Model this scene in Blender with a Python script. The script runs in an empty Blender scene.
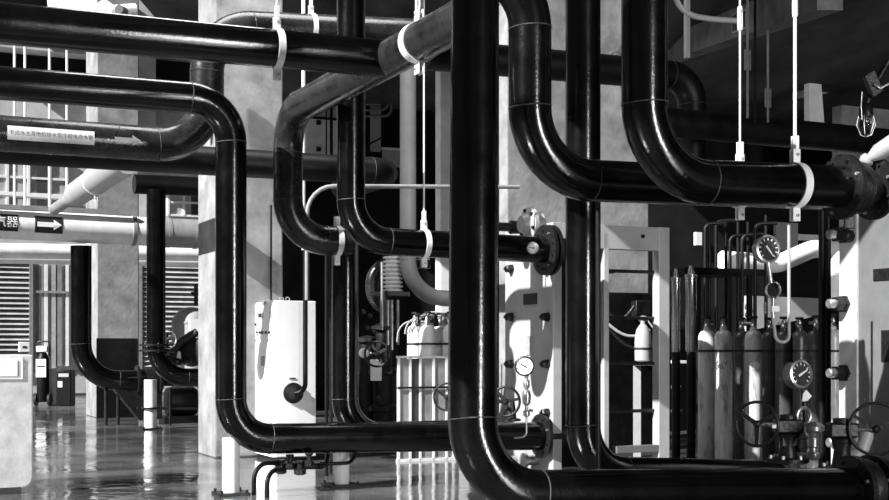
import bpy, math, random
from mathutils import Vector, Matrix
random.seed(7)
SC = bpy.context.scene
COL = SC.collection
# ------------------------------------------------------------------ frame of reference
F, CX, HY, H = 1280.0, 444.5, 349.0, 1.28          # focal length, principal column, horizon row, eye height
TH = math.radians(24.9)
U = Vector((math.cos(TH), math.sin(TH), 0)); V = Vector((-math.sin(TH), math.cos(TH), 0)); Z = Vector((0, 0, 1))
def P(px, py, Y): return Vector(((px - CX) * Y / F, Y, H + (HY - py) * Y / F))
def slide(p, px, d):                                 # length along d from p to the column px
    t = (px - CX) / F
    return (t * p.y - p.x) / (d.x - t * d.y)
def UP(p, px, py=None):                              # point on the U line through p at column px
    q = p + U * slide(p, px, U)
    if py is not None: q.z = H + (HY - py) * q.y / F
    return q
def VP(p, px, py=None):
    q = p + V * slide(p, px, V)
    if py is not None: q.z = H + (HY - py) * q.y / F
    return q
def FL(px, Y): return Vector(((px - CX) * Y / F, Y, 0))
def S(w, Y): return w * Y / F                        # pixels to metres at depth Y

# ------------------------------------------------------------------ materials
def mat(name, c, rough=.5, metal=0, noise=0, nscale=6, bump=0, bscale=30, spec=.5, coat=0, rv=0, stretch=None, c2=None, thr=None, trans=0, emit=0):
    m = bpy.data.materials.new(name); m.use_nodes = True
    nt = m.node_tree; b = nt.nodes['Principled BSDF']; L = nt.links
    b.inputs['Base Color'].default_value = (c, c, c, 1)
    b.inputs['Roughness'].default_value = rough; b.inputs['Metallic'].default_value = metal
    b.inputs['Specular IOR Level'].default_value = spec
    b.inputs['Coat Weight'].default_value = coat; b.inputs['Coat Roughness'].default_value = .08
    b.inputs['Transmission Weight'].default_value = trans
    if emit: b.inputs['Emission Color'].default_value = (1, 1, 1, 1); b.inputs['Emission Strength'].default_value = emit
    if noise or bump or rv:
        tc = nt.nodes.new('ShaderNodeTexCoord'); mp = nt.nodes.new('ShaderNodeMapping')
        L.new(tc.outputs['Object'], mp.inputs['Vector'])
        if stretch: mp.inputs['Scale'].default_value = stretch
    if noise or rv:
        n = nt.nodes.new('ShaderNodeTexNoise'); n.inputs['Scale'].default_value = nscale; n.inputs['Detail'].default_value = 6
        n.inputs['Roughness'].default_value = .65
        L.new(mp.outputs[0], n.inputs['Vector'])
    if noise:
        r = nt.nodes.new('ShaderNodeValToRGB'); L.new(n.outputs['Fac'], r.inputs['Fac'])
        lo, hi = (c, c2) if c2 is not None else (max(0, c * (1 - noise)), min(1, c * (1 + noise)))
        a, z = thr or (.32, .68)
        r.color_ramp.elements[0].position = a; r.color_ramp.elements[1].position = z
        r.color_ramp.elements[0].color = (lo, lo, lo, 1); r.color_ramp.elements[1].color = (hi, hi, hi, 1)
        L.new(r.outputs[0], b.inputs['Base Color'])
    if rv:
        mr = nt.nodes.new('ShaderNodeMapRange'); L.new(n.outputs['Fac'], mr.inputs['Value'])
        mr.inputs['From Min'].default_value = .3; mr.inputs['From Max'].default_value = .7
        mr.inputs['To Min'].default_value = max(.02, rough - rv); mr.inputs['To Max'].default_value = rough + rv
        L.new(mr.outputs[0], b.inputs['Roughness'])
    if bump:
        n2 = nt.nodes.new('ShaderNodeTexNoise'); n2.inputs['Scale'].default_value = bscale; n2.inputs['Detail'].default_value = 4
        L.new(mp.outputs[0], n2.inputs['Vector'])
        bp = nt.nodes.new('ShaderNodeBump'); bp.inputs['Strength'].default_value = bump; bp.inputs['Distance'].default_value = .01
        L.new(n2.outputs['Fac'], bp.inputs['Height']); L.new(bp.outputs[0], b.inputs['Normal'])
    return m
M = dict(
    black=mat('black_gloss_paint', .0018, .17, noise=.5, nscale=5, bump=.10, bscale=60, spec=.5, rv=.05),
    dull=mat('dull_black_paint', .004, .45, noise=.6, nscale=7, spec=.25, bump=.2),
    iron=mat('cast_iron_dark', .009, .4, noise=.7, nscale=14, spec=.35, bump=.4, bscale=50),
    grey=mat('weathered_grey_paint', .018, .26, noise=.6, nscale=4, bump=.15, spec=.5, rv=.1),
    grey2=mat('mid_grey_paint', .26, .4, noise=.2, nscale=5, spec=.4),
    bead=mat('weld_bead', .03, .35, noise=.8, nscale=40, bump=.8, bscale=120, spec=.7),
    white=mat('white_paint', .80, .4, noise=.06, nscale=5),
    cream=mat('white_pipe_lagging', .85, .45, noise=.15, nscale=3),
    cab=mat('cabinet_white', .85, .35, noise=.04, nscale=3),
    conc=mat('concrete', .25, .85, noise=.38, nscale=2.2, bump=.4, bscale=14, spec=.2),
    conc_l=mat('pale_concrete', .5, .85, noise=.25, nscale=1.4, bump=.3, bscale=10, spec=.2),
    conc_d=mat('shade_dark_concrete', .009, .85, noise=.6, nscale=1.5, bump=.4, bscale=6, spec=.2),  # near-black base: the shade of the enclosed bay is put into the colour
    steel=mat('galvanised_steel', .45, .32, metal=.8, noise=.3, nscale=12),
    chrome=mat('polished_steel', .8, .22, metal=1, noise=.05),
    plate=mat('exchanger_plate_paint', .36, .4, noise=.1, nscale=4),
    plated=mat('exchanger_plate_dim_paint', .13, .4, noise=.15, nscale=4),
    gdial=mat('gauge_glass_dark', .05, .12, noise=.3, nscale=20),
    dial=mat('dial_white', .85, .5, noise=.03),
    ink=mat('black_ink', .01, .5, noise=.1),
    label=mat('label_white', .85, .5, noise=.05, nscale=30),
    greymark=mat('grey_mark', .30, .5, noise=.15, nscale=20),
    cyl=mat('cylinder_worn_paint', .55, .3, noise=.6, nscale=16, c2=.14, thr=(.5, .72), stretch=(1, 1, .3), bump=.25, spec=.5),
    cylw=mat('cylinder_white_paint', .75, .4, noise=.2, nscale=8, c2=.4, thr=(.55, .8)),
    cyld=mat('cylinder_dark_paint', .05, .35, noise=.8, nscale=12, c2=.16, thr=(.55, .75)),
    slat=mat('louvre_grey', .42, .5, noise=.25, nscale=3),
    slatd=mat('louvre_gap', .04, .6, noise=.3),
    rubber=mat('rubber', .012, .6, noise=.3),
    glass=mat('glass', .9, .03, trans=1, noise=.02),
    paleg=mat('pale_housing_paint', .52, .6, noise=.22, nscale=5, bump=.2),
)
# ------------------------------------------------------------------ mesh helpers
def frame(d):
    d = d.normalized(); a = Z if abs(d.z) < .9 else Vector((0, 1, 0))
    x = a.cross(d).normalized(); y = d.cross(x).normalized()
    return x, y, d
class MB:
    def __init__(s): s.v = []; s.f = []
    def add(s, vs, fs):
        o = len(s.v); s.v += [Vector(v) for v in vs]; s.f += [tuple(i + o for i in f) for f in fs]; return s
    def hexa(s, c8): return s.add(c8, [(0, 3, 2, 1), (4, 5, 6, 7), (0, 1, 5, 4), (1, 2, 6, 5), (2, 3, 7, 6), (3, 0, 4, 7)])
    def obox(s, c, ex, ey, ez):                      # half-extent vectors
        q = [(-1, -1), (1, -1), (1, 1), (-1, 1)]
        return s.hexa([c + ex * a + ey * b - ez for a, b in q] + [c + ex * a + ey * b + ez for a, b in q])
    def ubox(s, p, lu, lv, z0, z1):                  # corner p, extends lu along U, lv along V
        c = Vector((p.x, p.y, (z0 + z1) / 2)) + U * lu / 2 + V * lv / 2
        return s.obox(c, U * abs(lu) / 2, V * abs(lv) / 2, Z * abs(z1 - z0) / 2)
    def lathe(s, o, d, prof, n=20, caps=True):       # prof: (r, h) along d
        x, y, d = frame(d); vs = []; m = len(prof)
        for r, h in prof:
            for k in range(n):
                a = 2 * math.pi * k / n; vs.append(o + d * h + (x * math.cos(a) + y * math.sin(a)) * r)
        fs = [(i * n + k, i * n + (k + 1) % n, (i + 1) * n + (k + 1) % n, (i + 1) * n + k) for i in range(m - 1) for k in range(n)]
        if caps: fs += [tuple(range(n - 1, -1, -1)), tuple((m - 1) * n + k for k in range(n))]
        return s.add(vs, fs)
    def ring(s, o, d, prof, n=28):                   # closed profile lathe
        x, y, d = frame(d); vs = []; m = len(prof)
        for r, h in prof:
            for k in range(n):
                a = 2 * math.pi * k / n; vs.append(o + d * h + (x * math.cos(a) + y * math.sin(a)) * r)
        return s.add(vs, [(i * n + k, i * n + (k + 1) % n, ((i + 1) % m) * n + (k + 1) % n, ((i + 1) % m) * n + k) for i in range(m) for k in range(n)])
    def torus(s, o, d, R, r, n=28, m=8):
        return s.ring(o, d, [(R + r * math.cos(2 * math.pi * j / m), r * math.sin(2 * math.pi * j / m)) for j in range(m)], n)
    def cyl(s, a, b, r, r2=None, n=16): return s.lathe(a, b - a, [(r, 0), (r if r2 is None else r2, (b - a).length)], n)
    def sweep(s, pts, r, n=16, caps=True):
        ts = []
        for i in range(len(pts)):
            a = pts[max(0, i - 1)]; b = pts[min(len(pts) - 1, i + 1)]; ts.append((b - a).normalized())
        x, y, _ = frame(ts[0]); vs = []
        for i, p in enumerate(pts):
            if i:
                q = ts[i - 1].rotation_difference(ts[i]); x = q @ x; y = q @ y
            vs += [p + (x * math.cos(2 * math.pi * k / n) + y * math.sin(2 * math.pi * k / n)) * r for k in range(n)]
        fs = [(i * n + k, i * n + (k + 1) % n, (i + 1) * n + (k + 1) % n, (i + 1) * n + k) for i in range(len(pts) - 1) for k in range(n)]
        if caps: fs += [tuple(range(n - 1, -1, -1)), tuple((len(pts) - 1) * n + k for k in range(n))]
        return s.add(vs, fs)
    def sphere(s, c, r, n=16, sz=1): return s.lathe(c, Z, [(max(.0005, r * math.sin(math.pi * j / 10)), -r * sz * math.cos(math.pi * j / 10)) for j in range(11)], n)
    def prism(s, poly, o, ex, ey, ez):               # poly in (ex, ey), extruded by ez
        n = len(poly); vs = [o + ex * a + ey * b for a, b in poly] + [o + ex * a + ey * b + ez for a, b in poly]
        return s.add(vs, [tuple(range(n - 1, -1, -1)), tuple(range(n, 2 * n))] + [(i, (i + 1) % n, n + (i + 1) % n, n + i) for i in range(n)])
    def build(s, name, m, parent=None, bevel=0, smooth=True):
        org = ORG.get(parent.name, Vector()) if parent else sum(s.v, Vector()) / max(1, len(s.v))
        if not parent: org = Vector((org.x, org.y, min(v.z for v in s.v)))
        me = bpy.data.meshes.new(name); me.from_pydata([v - org for v in s.v], [], s.f); me.update()
        me.materials.append(M[m] if isinstance(m, str) else m)
        o = bpy.data.objects.new(name, me); COL.objects.link(o)
        bm_fix(me)
        if smooth:
            me.polygons.foreach_set('use_smooth', [True] * len(me.polygons)); me.set_sharp_from_angle(angle=math.radians(38))
        if parent: o.parent = parent
        else: o.location = org
        ORG[o.name] = org
        if bevel:
            b = o.modifiers.new('bevel', 'BEVEL'); b.width = bevel; b.segments = 2; b.limit_method = 'ANGLE'
        return o
import bmesh
def bm_fix(me):
    bm = bmesh.new(); bm.from_mesh(me); bmesh.ops.recalc_face_normals(bm, faces=bm.faces); bm.to_mesh(me); bm.free()
ORG = {}
def tag(o, label, cat, group=None, kind=None):
    o['label'] = label; o['category'] = cat
    if group: o['group'] = group
    if kind: o['kind'] = kind
    return o
def struct(o): o['kind'] = 'structure'; return o
def thing(name, label, cat, loc, group=None):
    o = bpy.data.objects.new(name, None); COL.objects.link(o); o.location = loc; o.empty_display_size = .1
    ORG[o.name] = Vector(loc); return tag(o, label, cat, group)
KIDS = lambda o: [c for c in bpy.data.objects if c.parent == o]
def copy_tree(o, parent=None):
    c = o.copy(); COL.objects.link(c); c.parent = parent
    for ch in KIDS(o): copy_tree(ch, c)
    return c
def fillet(pts, R, n=12):                            # -> list of ('s'|'e', [points])
    out = []; cur = pts[0]
    for i in range(1, len(pts) - 1):
        a, b, c = pts[i - 1], pts[i], pts[i + 1]
        d1 = (a - b).normalized(); d2 = (c - b).normalized(); ang = d1.angle(d2)
        t = R / math.tan(ang / 2); t = min(t, .48 * (a - b).length if i > 1 else .95 * (a - b).length, .48 * (c - b).length if i < len(pts) - 2 else .95 * (c - b).length); r = t * math.tan(ang / 2)
        p1 = b + d1 * t; p2 = b + d2 * t; ctr = b + (d1 + d2).normalized() * (r / math.sin(ang / 2))
        x = p1 - ctr; y = p2 - ctr; w = x.angle(y)
        arc = [(x * math.sin((1 - k / n) * w) + y * math.sin(k / n * w)) / math.sin(w) + ctr for k in range(n + 1)]
        out.append(('s', [cur, p1])); out.append(('e', arc)); cur = p2
    out.append(('s', [cur, pts[-1]])); return out
def bead(p, d, r, parent): return MB().torus(p, d, r, .0042, 32, 6).build('weld_bead', 'bead', parent)
def flange(p, d, r, parent, m='iron', t=.03, bolts=8, R=None, name='flange'):
    R = R or r * 1.5; d = d.normalized()
    fl = MB().lathe(p - d * t / 2, d, [(R, 0), (R, t)], 32).build(name, m, parent)
    x, y, _ = frame(d)
    for k in range(bolts):
        a = 2 * math.pi * (k + .5) / bolts; c = p + (x * math.cos(a) + y * math.sin(a)) * (R + r) / 2
        MB().lathe(c - d * (t / 2 + .018), d, [(.011, 0), (.011, t + .036)], 6).build('bolt', 'steel' if k % 3 == 0 else m, fl)
    return fl
def pipe(label, pts, r, R=.38, m='black', beads=True, extra=(), name='pipe', cat='pipe', n=32, group=None, seg=True):
    low = min(pts, key=lambda p: p.z)
    root = thing(name, label, cat, Vector((low.x, low.y, low.z - r)), group)
    fs = fillet(pts, R)
    if seg:
        for k, q in fs:
            if (q[-1] - q[0]).length > 1e-4: MB().sweep(q, r, n).build('elbow' if k == 'e' else 'straight_run', m, root)
            if beads and k == 'e':
                bead(q[0], q[1] - q[0], r, root); bead(q[-1], q[-1] - q[-2], r, root)
    for p, d in extra: bead(p, d, r, root)
    root['_r'] = r
    return root
def conduit(label, pts, r, R=.06, m='dull', name='conduit', cat='conduit', n=10, group=None):
    path = [p for k, q in fillet(pts, R, 6) for p in q]
    out = [path[0]]
    for p in path[1:]:
        if (p - out[-1]).length > 1e-4: out.append(p)
    return tag(MB().sweep(out, r, n).build(name, m), label, cat, group)
def hanger(label, c, d, r, top=None, bot=None, m='white', w=.05, group='pipe hangers', rod=.008, tb=None, t=.008):
    d = d.normalized(); side = d.cross(Z).normalized(); up = side.cross(d).normalized()
    root = thing('pipe_hanger', label, 'pipe hanger', c - up * (r + .09) if bot is None else Vector((c.x, c.y, bot)), group)
    b = MB().ring(c, d, [(r + .001, -w / 2), (r + t, -w / 2), (r + t, w / 2), (r + .001, w / 2)], 40)
    b.build('clamp_band', m, root)
    for s in (1, -1):
        for q in (-1, 1):
            e = MB().obox(c + up * s * (r + .045) + side * q * .016, d * w / 2, side * .004, up * .045)
            e.build('clamp_ear', m, root, bevel=.002)
        MB().cyl(c + up * s * (r + .055) - side * .034, c + up * s * (r + .055) + side * .034, .010, n=6).build('bolt', 'steel', root)
    if top:
        a = c + up * (r + .08); q = Vector((a.x, a.y, top))
        MB().cyl(a, q, rod, n=10).build('rod', m, root)
        cl = MB()
        for s in (-1, 1): cl.obox(a + Z * .03 + side * s * .02, d * .012, side * .004, Z * .05)
        cl.obox(a + Z * .085, d * .012, side * .024, Z * .008); cl.build('clevis', m, root)
        if tb:
            tb_ = MB()
            for s in (-1, 1): tb_.obox(Vector((a.x, a.y, tb)) + d * s * .014, d * .004, side * .006, Z * .07)
            for s in (-1, 1): tb_.cyl(Vector((a.x, a.y, tb + s * .07 - .012)), Vector((a.x, a.y, tb + s * .07 + .012)), .016, n=8)
            tb_.build('turnbuckle', m, root)
    if bot is not None:
        a = c - up * (r + .08); MB().cyl(a, Vector((a.x, a.y, bot)), rod, n=10).build('rod', m, root)
    return root
def wheel(parent, c, d, R, tr=.011, spokes=3, m='iron', stem=.12, name='handwheel', a0=.5):
    d = d.normalized(); x, y, _ = frame(d); root = parent
    w = MB().torus(c, d, R, tr, 36, 10).build(name, m, root)
    for k in range(spokes):
        a = a0 + 2 * math.pi * k / spokes; e = x * math.cos(a) + y * math.sin(a); tt = d.cross(e)
        b = MB(); q = []
        for s, hw in ((.02, tr * 1.5), (R - tr * .4, tr * 1.0)):
            for sg in (-1, 1): q.append((s, hw * sg))
        b.add([c + e * s + tt * h + d * z for z in (-tr * .5, tr * .5) for s, h in ((q[0]), (q[2]), (q[3]), (q[1]))],
              [(0, 1, 2, 3), (7, 6, 5, 4), (0, 4, 5, 1), (1, 5, 6, 2), (2, 6, 7, 3), (3, 7, 4, 0)])
        b.build('spoke', m, w)
    MB().lathe(c - d * .02, d, [(tr * 2, 0), (tr * 2.4, .01), (tr * 2.4, .03), (tr * 1.2, .045)], 16).build('hub', m, w)
    if stem: MB().cyl(c, c + d * stem, tr * .8, n=10).build('stem', 'steel', root)
    return w
def gauge(label, c, d, r, stem=0, dark=False, name='pressure_gauge', th=.04, needle=.6, group=None, down=None, rim='steel'):
    d = d.normalized(); x, y, _ = frame(d)
    root = thing(name, label, 'gauge', c - Z * (r + stem), group)
    MB().lathe(c - d * th, d, [(r * .8, 0), (r, .01), (r, th)], 28).build('case', rim if dark else 'iron', root)
    MB().ring(c, d, [(r * .86, 0), (r * 1.04, -.004), (r * 1.06, .006), (r * .9, .012)], 32).build('rim', rim, root)
    MB().lathe(c, d, [(r * .9, 0), (r * .9, .003)], 28).build('dial', 'gdial' if dark else 'dial', root)
    t = MB()
    for k in range(11):
        a = math.radians(-225 + 27 * k) * -1; e = x * math.cos(a) + y * math.sin(a)
        t.obox(c + d * .0045 + e * r * .74, e * r * .09, d.cross(e) * r * .035, d * .001)
    t.build('dial_marks', 'ink' if not dark else 'label', root)
    e = x * math.cos(needle) + y * math.sin(needle); f = d.cross(e)
    MB().prism([(-r * .3, -r * .09), (r * .7, -r * .04), (r * .7, r * .04), (-r * .3, r * .09)], c + d * .006, e, f, d * .002).build('needle', 'ink' if not dark else 'label', root)
    if stem: MB().cyl(c - Z * r * .9 - d * th * .5, c - Z * (r + stem) - d * th * .5, .012, n=10).build('stem', 'steel', root)
    return root
# ------------------------------------------------------------------ setting
def floor_mat():
    m = mat('wet_epoxy_floor', .06, .07, noise=.45, nscale=.55, spec=.6, c2=.18, thr=(.42, .62), coat=.3)
    nt = m.node_tree; L = nt.links; b = nt.nodes['Principled BSDF']
    tc = nt.nodes['Texture Coordinate']
    n = nt.nodes.new('ShaderNodeTexNoise'); n.inputs['Scale'].default_value = 2.3; n.inputs['Detail'].default_value = 3
    L.new(tc.outputs['Object'], n.inputs['Vector'])
    bp = nt.nodes.new('ShaderNodeBump'); bp.inputs['Strength'].default_value = .15; bp.inputs['Distance'].default_value = .06
    L.new(n.outputs['Fac'], bp.inputs['Height']); L.new(bp.outputs[0], b.inputs['Normal']); L.new(bp.outputs[0], b.inputs['Coat Normal'])
    n3 = nt.nodes.new('ShaderNodeTexNoise'); n3.inputs['Scale'].default_value = .8; L.new(tc.outputs['Object'], n3.inputs['Vector'])
    mr = nt.nodes.new('ShaderNodeMapRange'); L.new(n3.outputs['Fac'], mr.inputs['Value'])
    mr.inputs['From Min'].default_value = .42; mr.inputs['From Max'].default_value = .6; mr.inputs['To Min'].default_value = .04; mr.inputs['To Max'].default_value = .22
    L.new(mr.outputs[0], b.inputs['Roughness'])
    return m
M['floor'] = floor_mat()
f = MB().obox(Vector((0, 22, -.1)), Vector((34, 0, 0)), Vector((0, 30, 0)), Vector((0, 0, .1)))
struct(f.build('floor', 'floor', smooth=False))

def wallU(name, px0, py_unused, Y0, px1, z0, z1, m, th=.3):
    p = FL(px0, Y0); l = slide(p, px1, U)
    return struct(MB().ubox(p, l, th, z0, z1).build(name, m, smooth=False))
def column(px0, px1, pxl, Y, z1, m='conc', z0=0, lab=None):
    p = FL(px0, Y); lu = slide(p, px1, U); lv = slide(p, pxl, V)
    o = MB().ubox(p, lu, lv, z0, z1).build('column', m, bevel=.02, smooth=False)
    return struct(o), p, lu, lv
wallU('wall_back', -420, 0, 30.5, 330, 0, 12.4, 'conc_l')
column(215, 283, 198, 15.0, 6.4, 'conc')                    # near column
column(97, 139, 86, 23.7, 8.2, 'conc')                      # column behind the white main
c3 = column(507, 649, 498.5, 16.6, 7.2, 'conc')
column(440, 470, 435, 22.5, 6.4, 'cream')
struct(MB().ubox(FL(96.5, 23.68) , slide(FL(96.5, 23.68), 137.5, U), .02, 0, 1.48).build('trim_0', 'dull', smooth=False))  # dark sheet standing in for shade on the column's lower front
# dark enclosure behind the machines
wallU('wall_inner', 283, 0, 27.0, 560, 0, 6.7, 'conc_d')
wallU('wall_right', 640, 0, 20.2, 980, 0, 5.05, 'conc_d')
# unseen side wall far right, there only to block light
struct(MB().obox(Vector((8.4, 13.5, 2.5)), Vector((.15, 0, 0)), Vector((0, 11.5, 0)), Z * 2.5).build('wall_east_light_block', 'conc_d', smooth=False))
def slab(name, pts, z0, z1, m='conc_d'):
    return struct(MB().prism([(p[0], p[1]) for p in pts], Vector((0, 0, z0)), Vector((1, 0, 0)), Vector((0, 1, 0)), Z * (z1 - z0)).build(name, m, smooth=False))
M['ceil'] = mat('dark_ceiling_slab', .05, .8, noise=.75, nscale=1.1, bump=.6, bscale=5, stretch=(1, .35, 1), spec=.2)  # dark base colour with streaky noise
slab('ceiling', [(2.3, 3.0), (16, 3.0), (16, 24.5), (2.3, 24.5)], 5.0, 5.25, 'ceil')
slab('ceiling', [(-4.6, 18.6), (2.3, 18.6), (2.3, 31), (-4.6, 31)], 6.55, 6.9, 'ceil')
slab('ceiling', [(-1.4, 7.6), (2.3, 7.6), (2.3, 12.5), (-1.4, 12.5)], 5.0, 5.25, 'ceil')  # unseen slab added to block sun from the right bay
slab('ceiling', [(-4.6, -7), (-1.0, -7), (-1.0, 5.6), (-4.6, 5.6)], 5.0, 5.25, 'ceil')  # unseen slab added on the camera side to shade the foreground riser
# a beam under the right ceiling, running in the V direction
def beam(name, a, b, w, h, m, kind=True, label=None):
    d = (b - a); l = d.length; d.normalize(); s = d.cross(Z).normalized()
    o = MB().obox((a + b) / 2, d * l / 2, s * w / 2, Z * h / 2).build(name, m, smooth=False)
    return struct(o) if kind else o
M['beamgrey'] = mat('beam_paint', .14, .7, noise=.4, nscale=3, spec=.2)
b0 = P(667, 52, 16.5); b1 = P(830, -8, 10.6)
beam('ceiling_beam', b0, b1, .22, .30, 'beamgrey')
# vent grille on the beam
d = (b1 - b0).normalized(); sd = d.cross(Z).normalized()
if sd.y > 0: sd = -sd
c = b0 + d * ((b1 - b0).length * .62) + sd * .112
gr = thing('vent_grille', 'small slotted vent grille on the side of the sloping ceiling beam', 'vent', c)
MB().obox(c, d * .26, Z * .10, sd * .006).build('grille_frame', 'greymark', gr)
for k in range(6):
    MB().obox(c + d * (-.2 + .08 * k) + sd * .008, d * .024, Z * .08, sd * .004).build('slot', 'ink', gr)
# beams at the far end of the right bay
bb = P(806, 97, 17.5)
beam('ceiling_beam', P(798, 94, 18.5), UP(P(798, 94, 18.5), 905, 78), .25, .12, 'plate')
tr = tag(MB().prism([(0, 0), (.28, 0), (.22, .62), (0, .62)], P(809, 126, 17.9), U, Z, V * .1).build('corbel', 'cream'), 'pale tapered bracket under the far roof beam at upper right', 'bracket')
struct(MB().ubox(FL(842, 18.2), 2.2, .2, 3.9, 4.75).build('trim_1', 'conc', smooth=False))
# far left hall: beams, recess and window band of the back wall
pb = FL(-420, 30.5)
def onwall(px, off=.0):
    q = UP(pb.copy(), px); q = Vector((q.x, q.y, 0)) - V * off; return q
def wz(px, py): q = onwall(px); return H + (HY - py) * q.y / F
def wbox(name, x0, x1, y0, y1, m, th=.1, off=0, st=True, build=True):
    a = onwall(x0, off + th); b = onwall(x1, off + th); xm = (x0 + x1) / 2
    mb = MB().ubox(a, (b - a).length, th, wz(xm, y1), wz(xm, y0))
    if not build: return mb
    o = mb.build(name, m, smooth=False)
    return struct(o) if st else o
wbox('trim_2', -30, 96, 47, 57, 'conc_l', .9)
wbox('trim_3', -30, 90, 57, 70, 'conc_d', .25)
wbox('trim_4', -30, 112, -20, 8, 'conc_d', 1.6)
wbox('trim_5', 98, 114, 20, 150, 'conc_l', .8)
wbox('trim_6', 134, 152, 60, 150, 'conc_l', .5)
wbox('trim_7', 152, 190, 62, 100, 'conc_d', .15)
# window bands
def window2(n, x0, x1, y0, y1, step, rows, lit=.0):
    a = onwall(x0, .08); b = onwall(x1, .08); L = (b - a).length; z1, z0 = wz((x0 + x1) / 2, y0), wz((x0 + x1) / 2, y1)
    root = bpy.data.objects.new('window_%d' % n, None); COL.objects.link(root); root.location = Vector((a.x, a.y, z0)); ORG[root.name] = root.location.copy()
    root['kind'] = 'structure'
    MB().ubox(a, L, .06, z0, z1).build('blind', 'slat', root, smooth=False)
    fr = MB()
    for k in range(int(L / step) + 1):
        p = a - V * .06 + U * k * step; fr.ubox(p, .07, .06, z0, z1)
    for r in rows: fr.ubox(a - V * .05, L, .05, z0 + (z1 - z0) * r - .03, z0 + (z1 - z0) * r + .03)
    fr.build('mullions', 'cream', root, smooth=False)
    g = MB()
    for k in range(int(L / step)):
        if k % 3 == 1: p = a - V * .03 + U * (k * step + .25); g.ubox(p, step * .5, .03, z0, z1)
    g.build('dark_panes', 'slatd', root, smooth=False)
window2(1, -60, 68, 158, 208, .55, (.0, .3, .62, 1))
window2(2, 166, 204, 190, 216, .45, (.0, .5, 1))
# louvred shutters
def louvre(label, x0, x1, y0, y1, group=None):
    a = onwall(x0, .12); b = onwall(x1, .12); L = (b - a).length; z1, z0 = wz((x0 + x1) / 2, y0), wz((x0 + x1) / 2, y1)
    root = thing('louvre_panel', label, 'louvre', Vector((a.x, a.y, z0)))
    MB().ubox(a, L, .05, z0, z1).build('backing', 'slatd', root, smooth=False)
    s = MB(); n = int((z1 - z0) / .135)
    for k in range(n):
        z = z0 + (k + .5) * (z1 - z0) / n
        s.obox(Vector((a.x, a.y, z)) + U * L / 2 - V * .03, U * L / 2, (V * .05 + Z * .058), (V * -.006 + Z * .006))
    s.build('slats', 'slat', root, smooth=False)
    fr = MB(); 
    for q, w in ((-.08, .1), (L - .02, .1)): fr.ubox(a - V * .1 + U * q, w, .12, z0 - .05, z1 + .08)
    fr.ubox(a - V * .1 - U * .08, L + .16, .12, z1, z1 + .09)
    fr.build('frame', 'grey2', root, smooth=False)
louvre('wide grey louvred shutter at far left behind the pale housing', -60, 29, 263, 372)
louvre('grey louvred shutter on the far wall behind the domed tank', 140, 199, 264, 372)
# ribbed cladding posts between them
for i, (x0, x1, m) in enumerate([(32, 35, 'grey2'), (38, 42, 'slat'), (43, 47, 'cream'), (51, 55, 'slat'), (56.5, 61, 'grey2'), (65, 68, 'cream')]):
    wbox('trim_%d' % (8 + i), x0, x1, 262, 366 if i != 3 else 368, m, .16)
wbox('trim_14', 34, 66, 291, 293.5, 'grey2', .2)
wbox('trim_15', -60, 210, 372, 393, 'conc_l', .05)
# slender rails across the hall at window height
def rail(label, a, b, r, m='cream', group=None, name='rail'):
    return tag(MB().cyl(a, b, r, n=10).build(name, m), label, name.replace('_', ' '), group)
def barbox(name, label, cat, a, b, w, h, m, group=None):
    d = (b - a); l = d.length; d.normalize(); s = d.cross(Z).normalized(); u = s.cross(d)
    return tag(MB().obox((a + b) / 2, d * l / 2, s * w / 2, u * h / 2).build(name, m, bevel=.004), label, cat, group)
a = P(-40, 191, 25); barbox('cable_tray', 'pale cable tray crossing the windows at upper left above the white main', 'cable tray', a, UP(a, 96, 200.5), .25, .07, 'white')
# ------------------------------------------------------------------ big pipes
R0 = .136
# main pipe in the foreground
m0 = P(475.5, -60, 7.4)
mc = P(472, 495, 6.95); me_ = UP(mc, 852, 489.5)
pipe('thick glossy black foreground riser, nearest the camera, elbowed right along the floor', [m0, mc, me_], R0, .40, extra=[(P(475.5, 5, 7.4), Z)])
# pipes of the right-hand pair
a1 = P(530, -36, 8.1); l1 = P(462, -37, 8.1)
b1_ = P(530, 178, 8.1); e1 = UP(b1_, 852, 192)
pA = pipe('black pipe right of the foreground riser, hooked from the left at the top edge', [l1, a1, b1_, e1], R0, .44, extra=[])
b2_ = P(644.5, 180, 7.57); e2 = UP(b2_, 842, 187)
pB = pipe('thick black pipe dropping right of centre and turning into the high flanged run', [P(644.5, -60, 7.57), b2_, e2], R0, .44)
fl2 = flange(e2, U, R0, pB, R=.21)
MB().lathe(e2 + U * .015, U, [(.13, 0), (.16, .03), (.17, .12), (.12, .2), (.1, .24)], 24).build('valve_body', 'iron', pB)
flange(e2 + U * .27, U, .12, pB, R=.2)
MB().cyl(e2 + U * .28, e2 + U * 1.2, .12, n=24).build('straight_run', 'dull', pB)
# T pipe
t1 = P(583, 473, 9.95); t2 = UP(t1, 785, 477)
pT = pipe('black riser behind the two right-hand pipes, elbowed right just above the lowest run', [P(583, -60, 9.95), t1, t2], R0, .40)
flange(t2, U, R0, pT, R=.2)
t3 = P(598, 196, 9.6)
rail('slim black tube running down in front of the black riser right of centre', t3, P(598, 476, 9.6) , .02, 'dull', name='conduit')
# H and K dark headers
h1 = P(425, 54, 12.0); h2 = UP(h1, 692, 77)
hd = h2.copy(); hd.z = P(692, 118, h2.y).z
pipe('dark header pipe passing behind the risers near the top, bent down at its right end', [h1, h2, hd - Z * .5], .15, .28, m='dull', extra=[(UP(h1, 615, 67), U)])
k1 = P(655, 121, 12.6); k2 = UP(k1, 925, 146)
pipe('long dull black pipe crossing behind the hanger rods below the right ceiling', [k1, k2], .145, m='dull')
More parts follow.
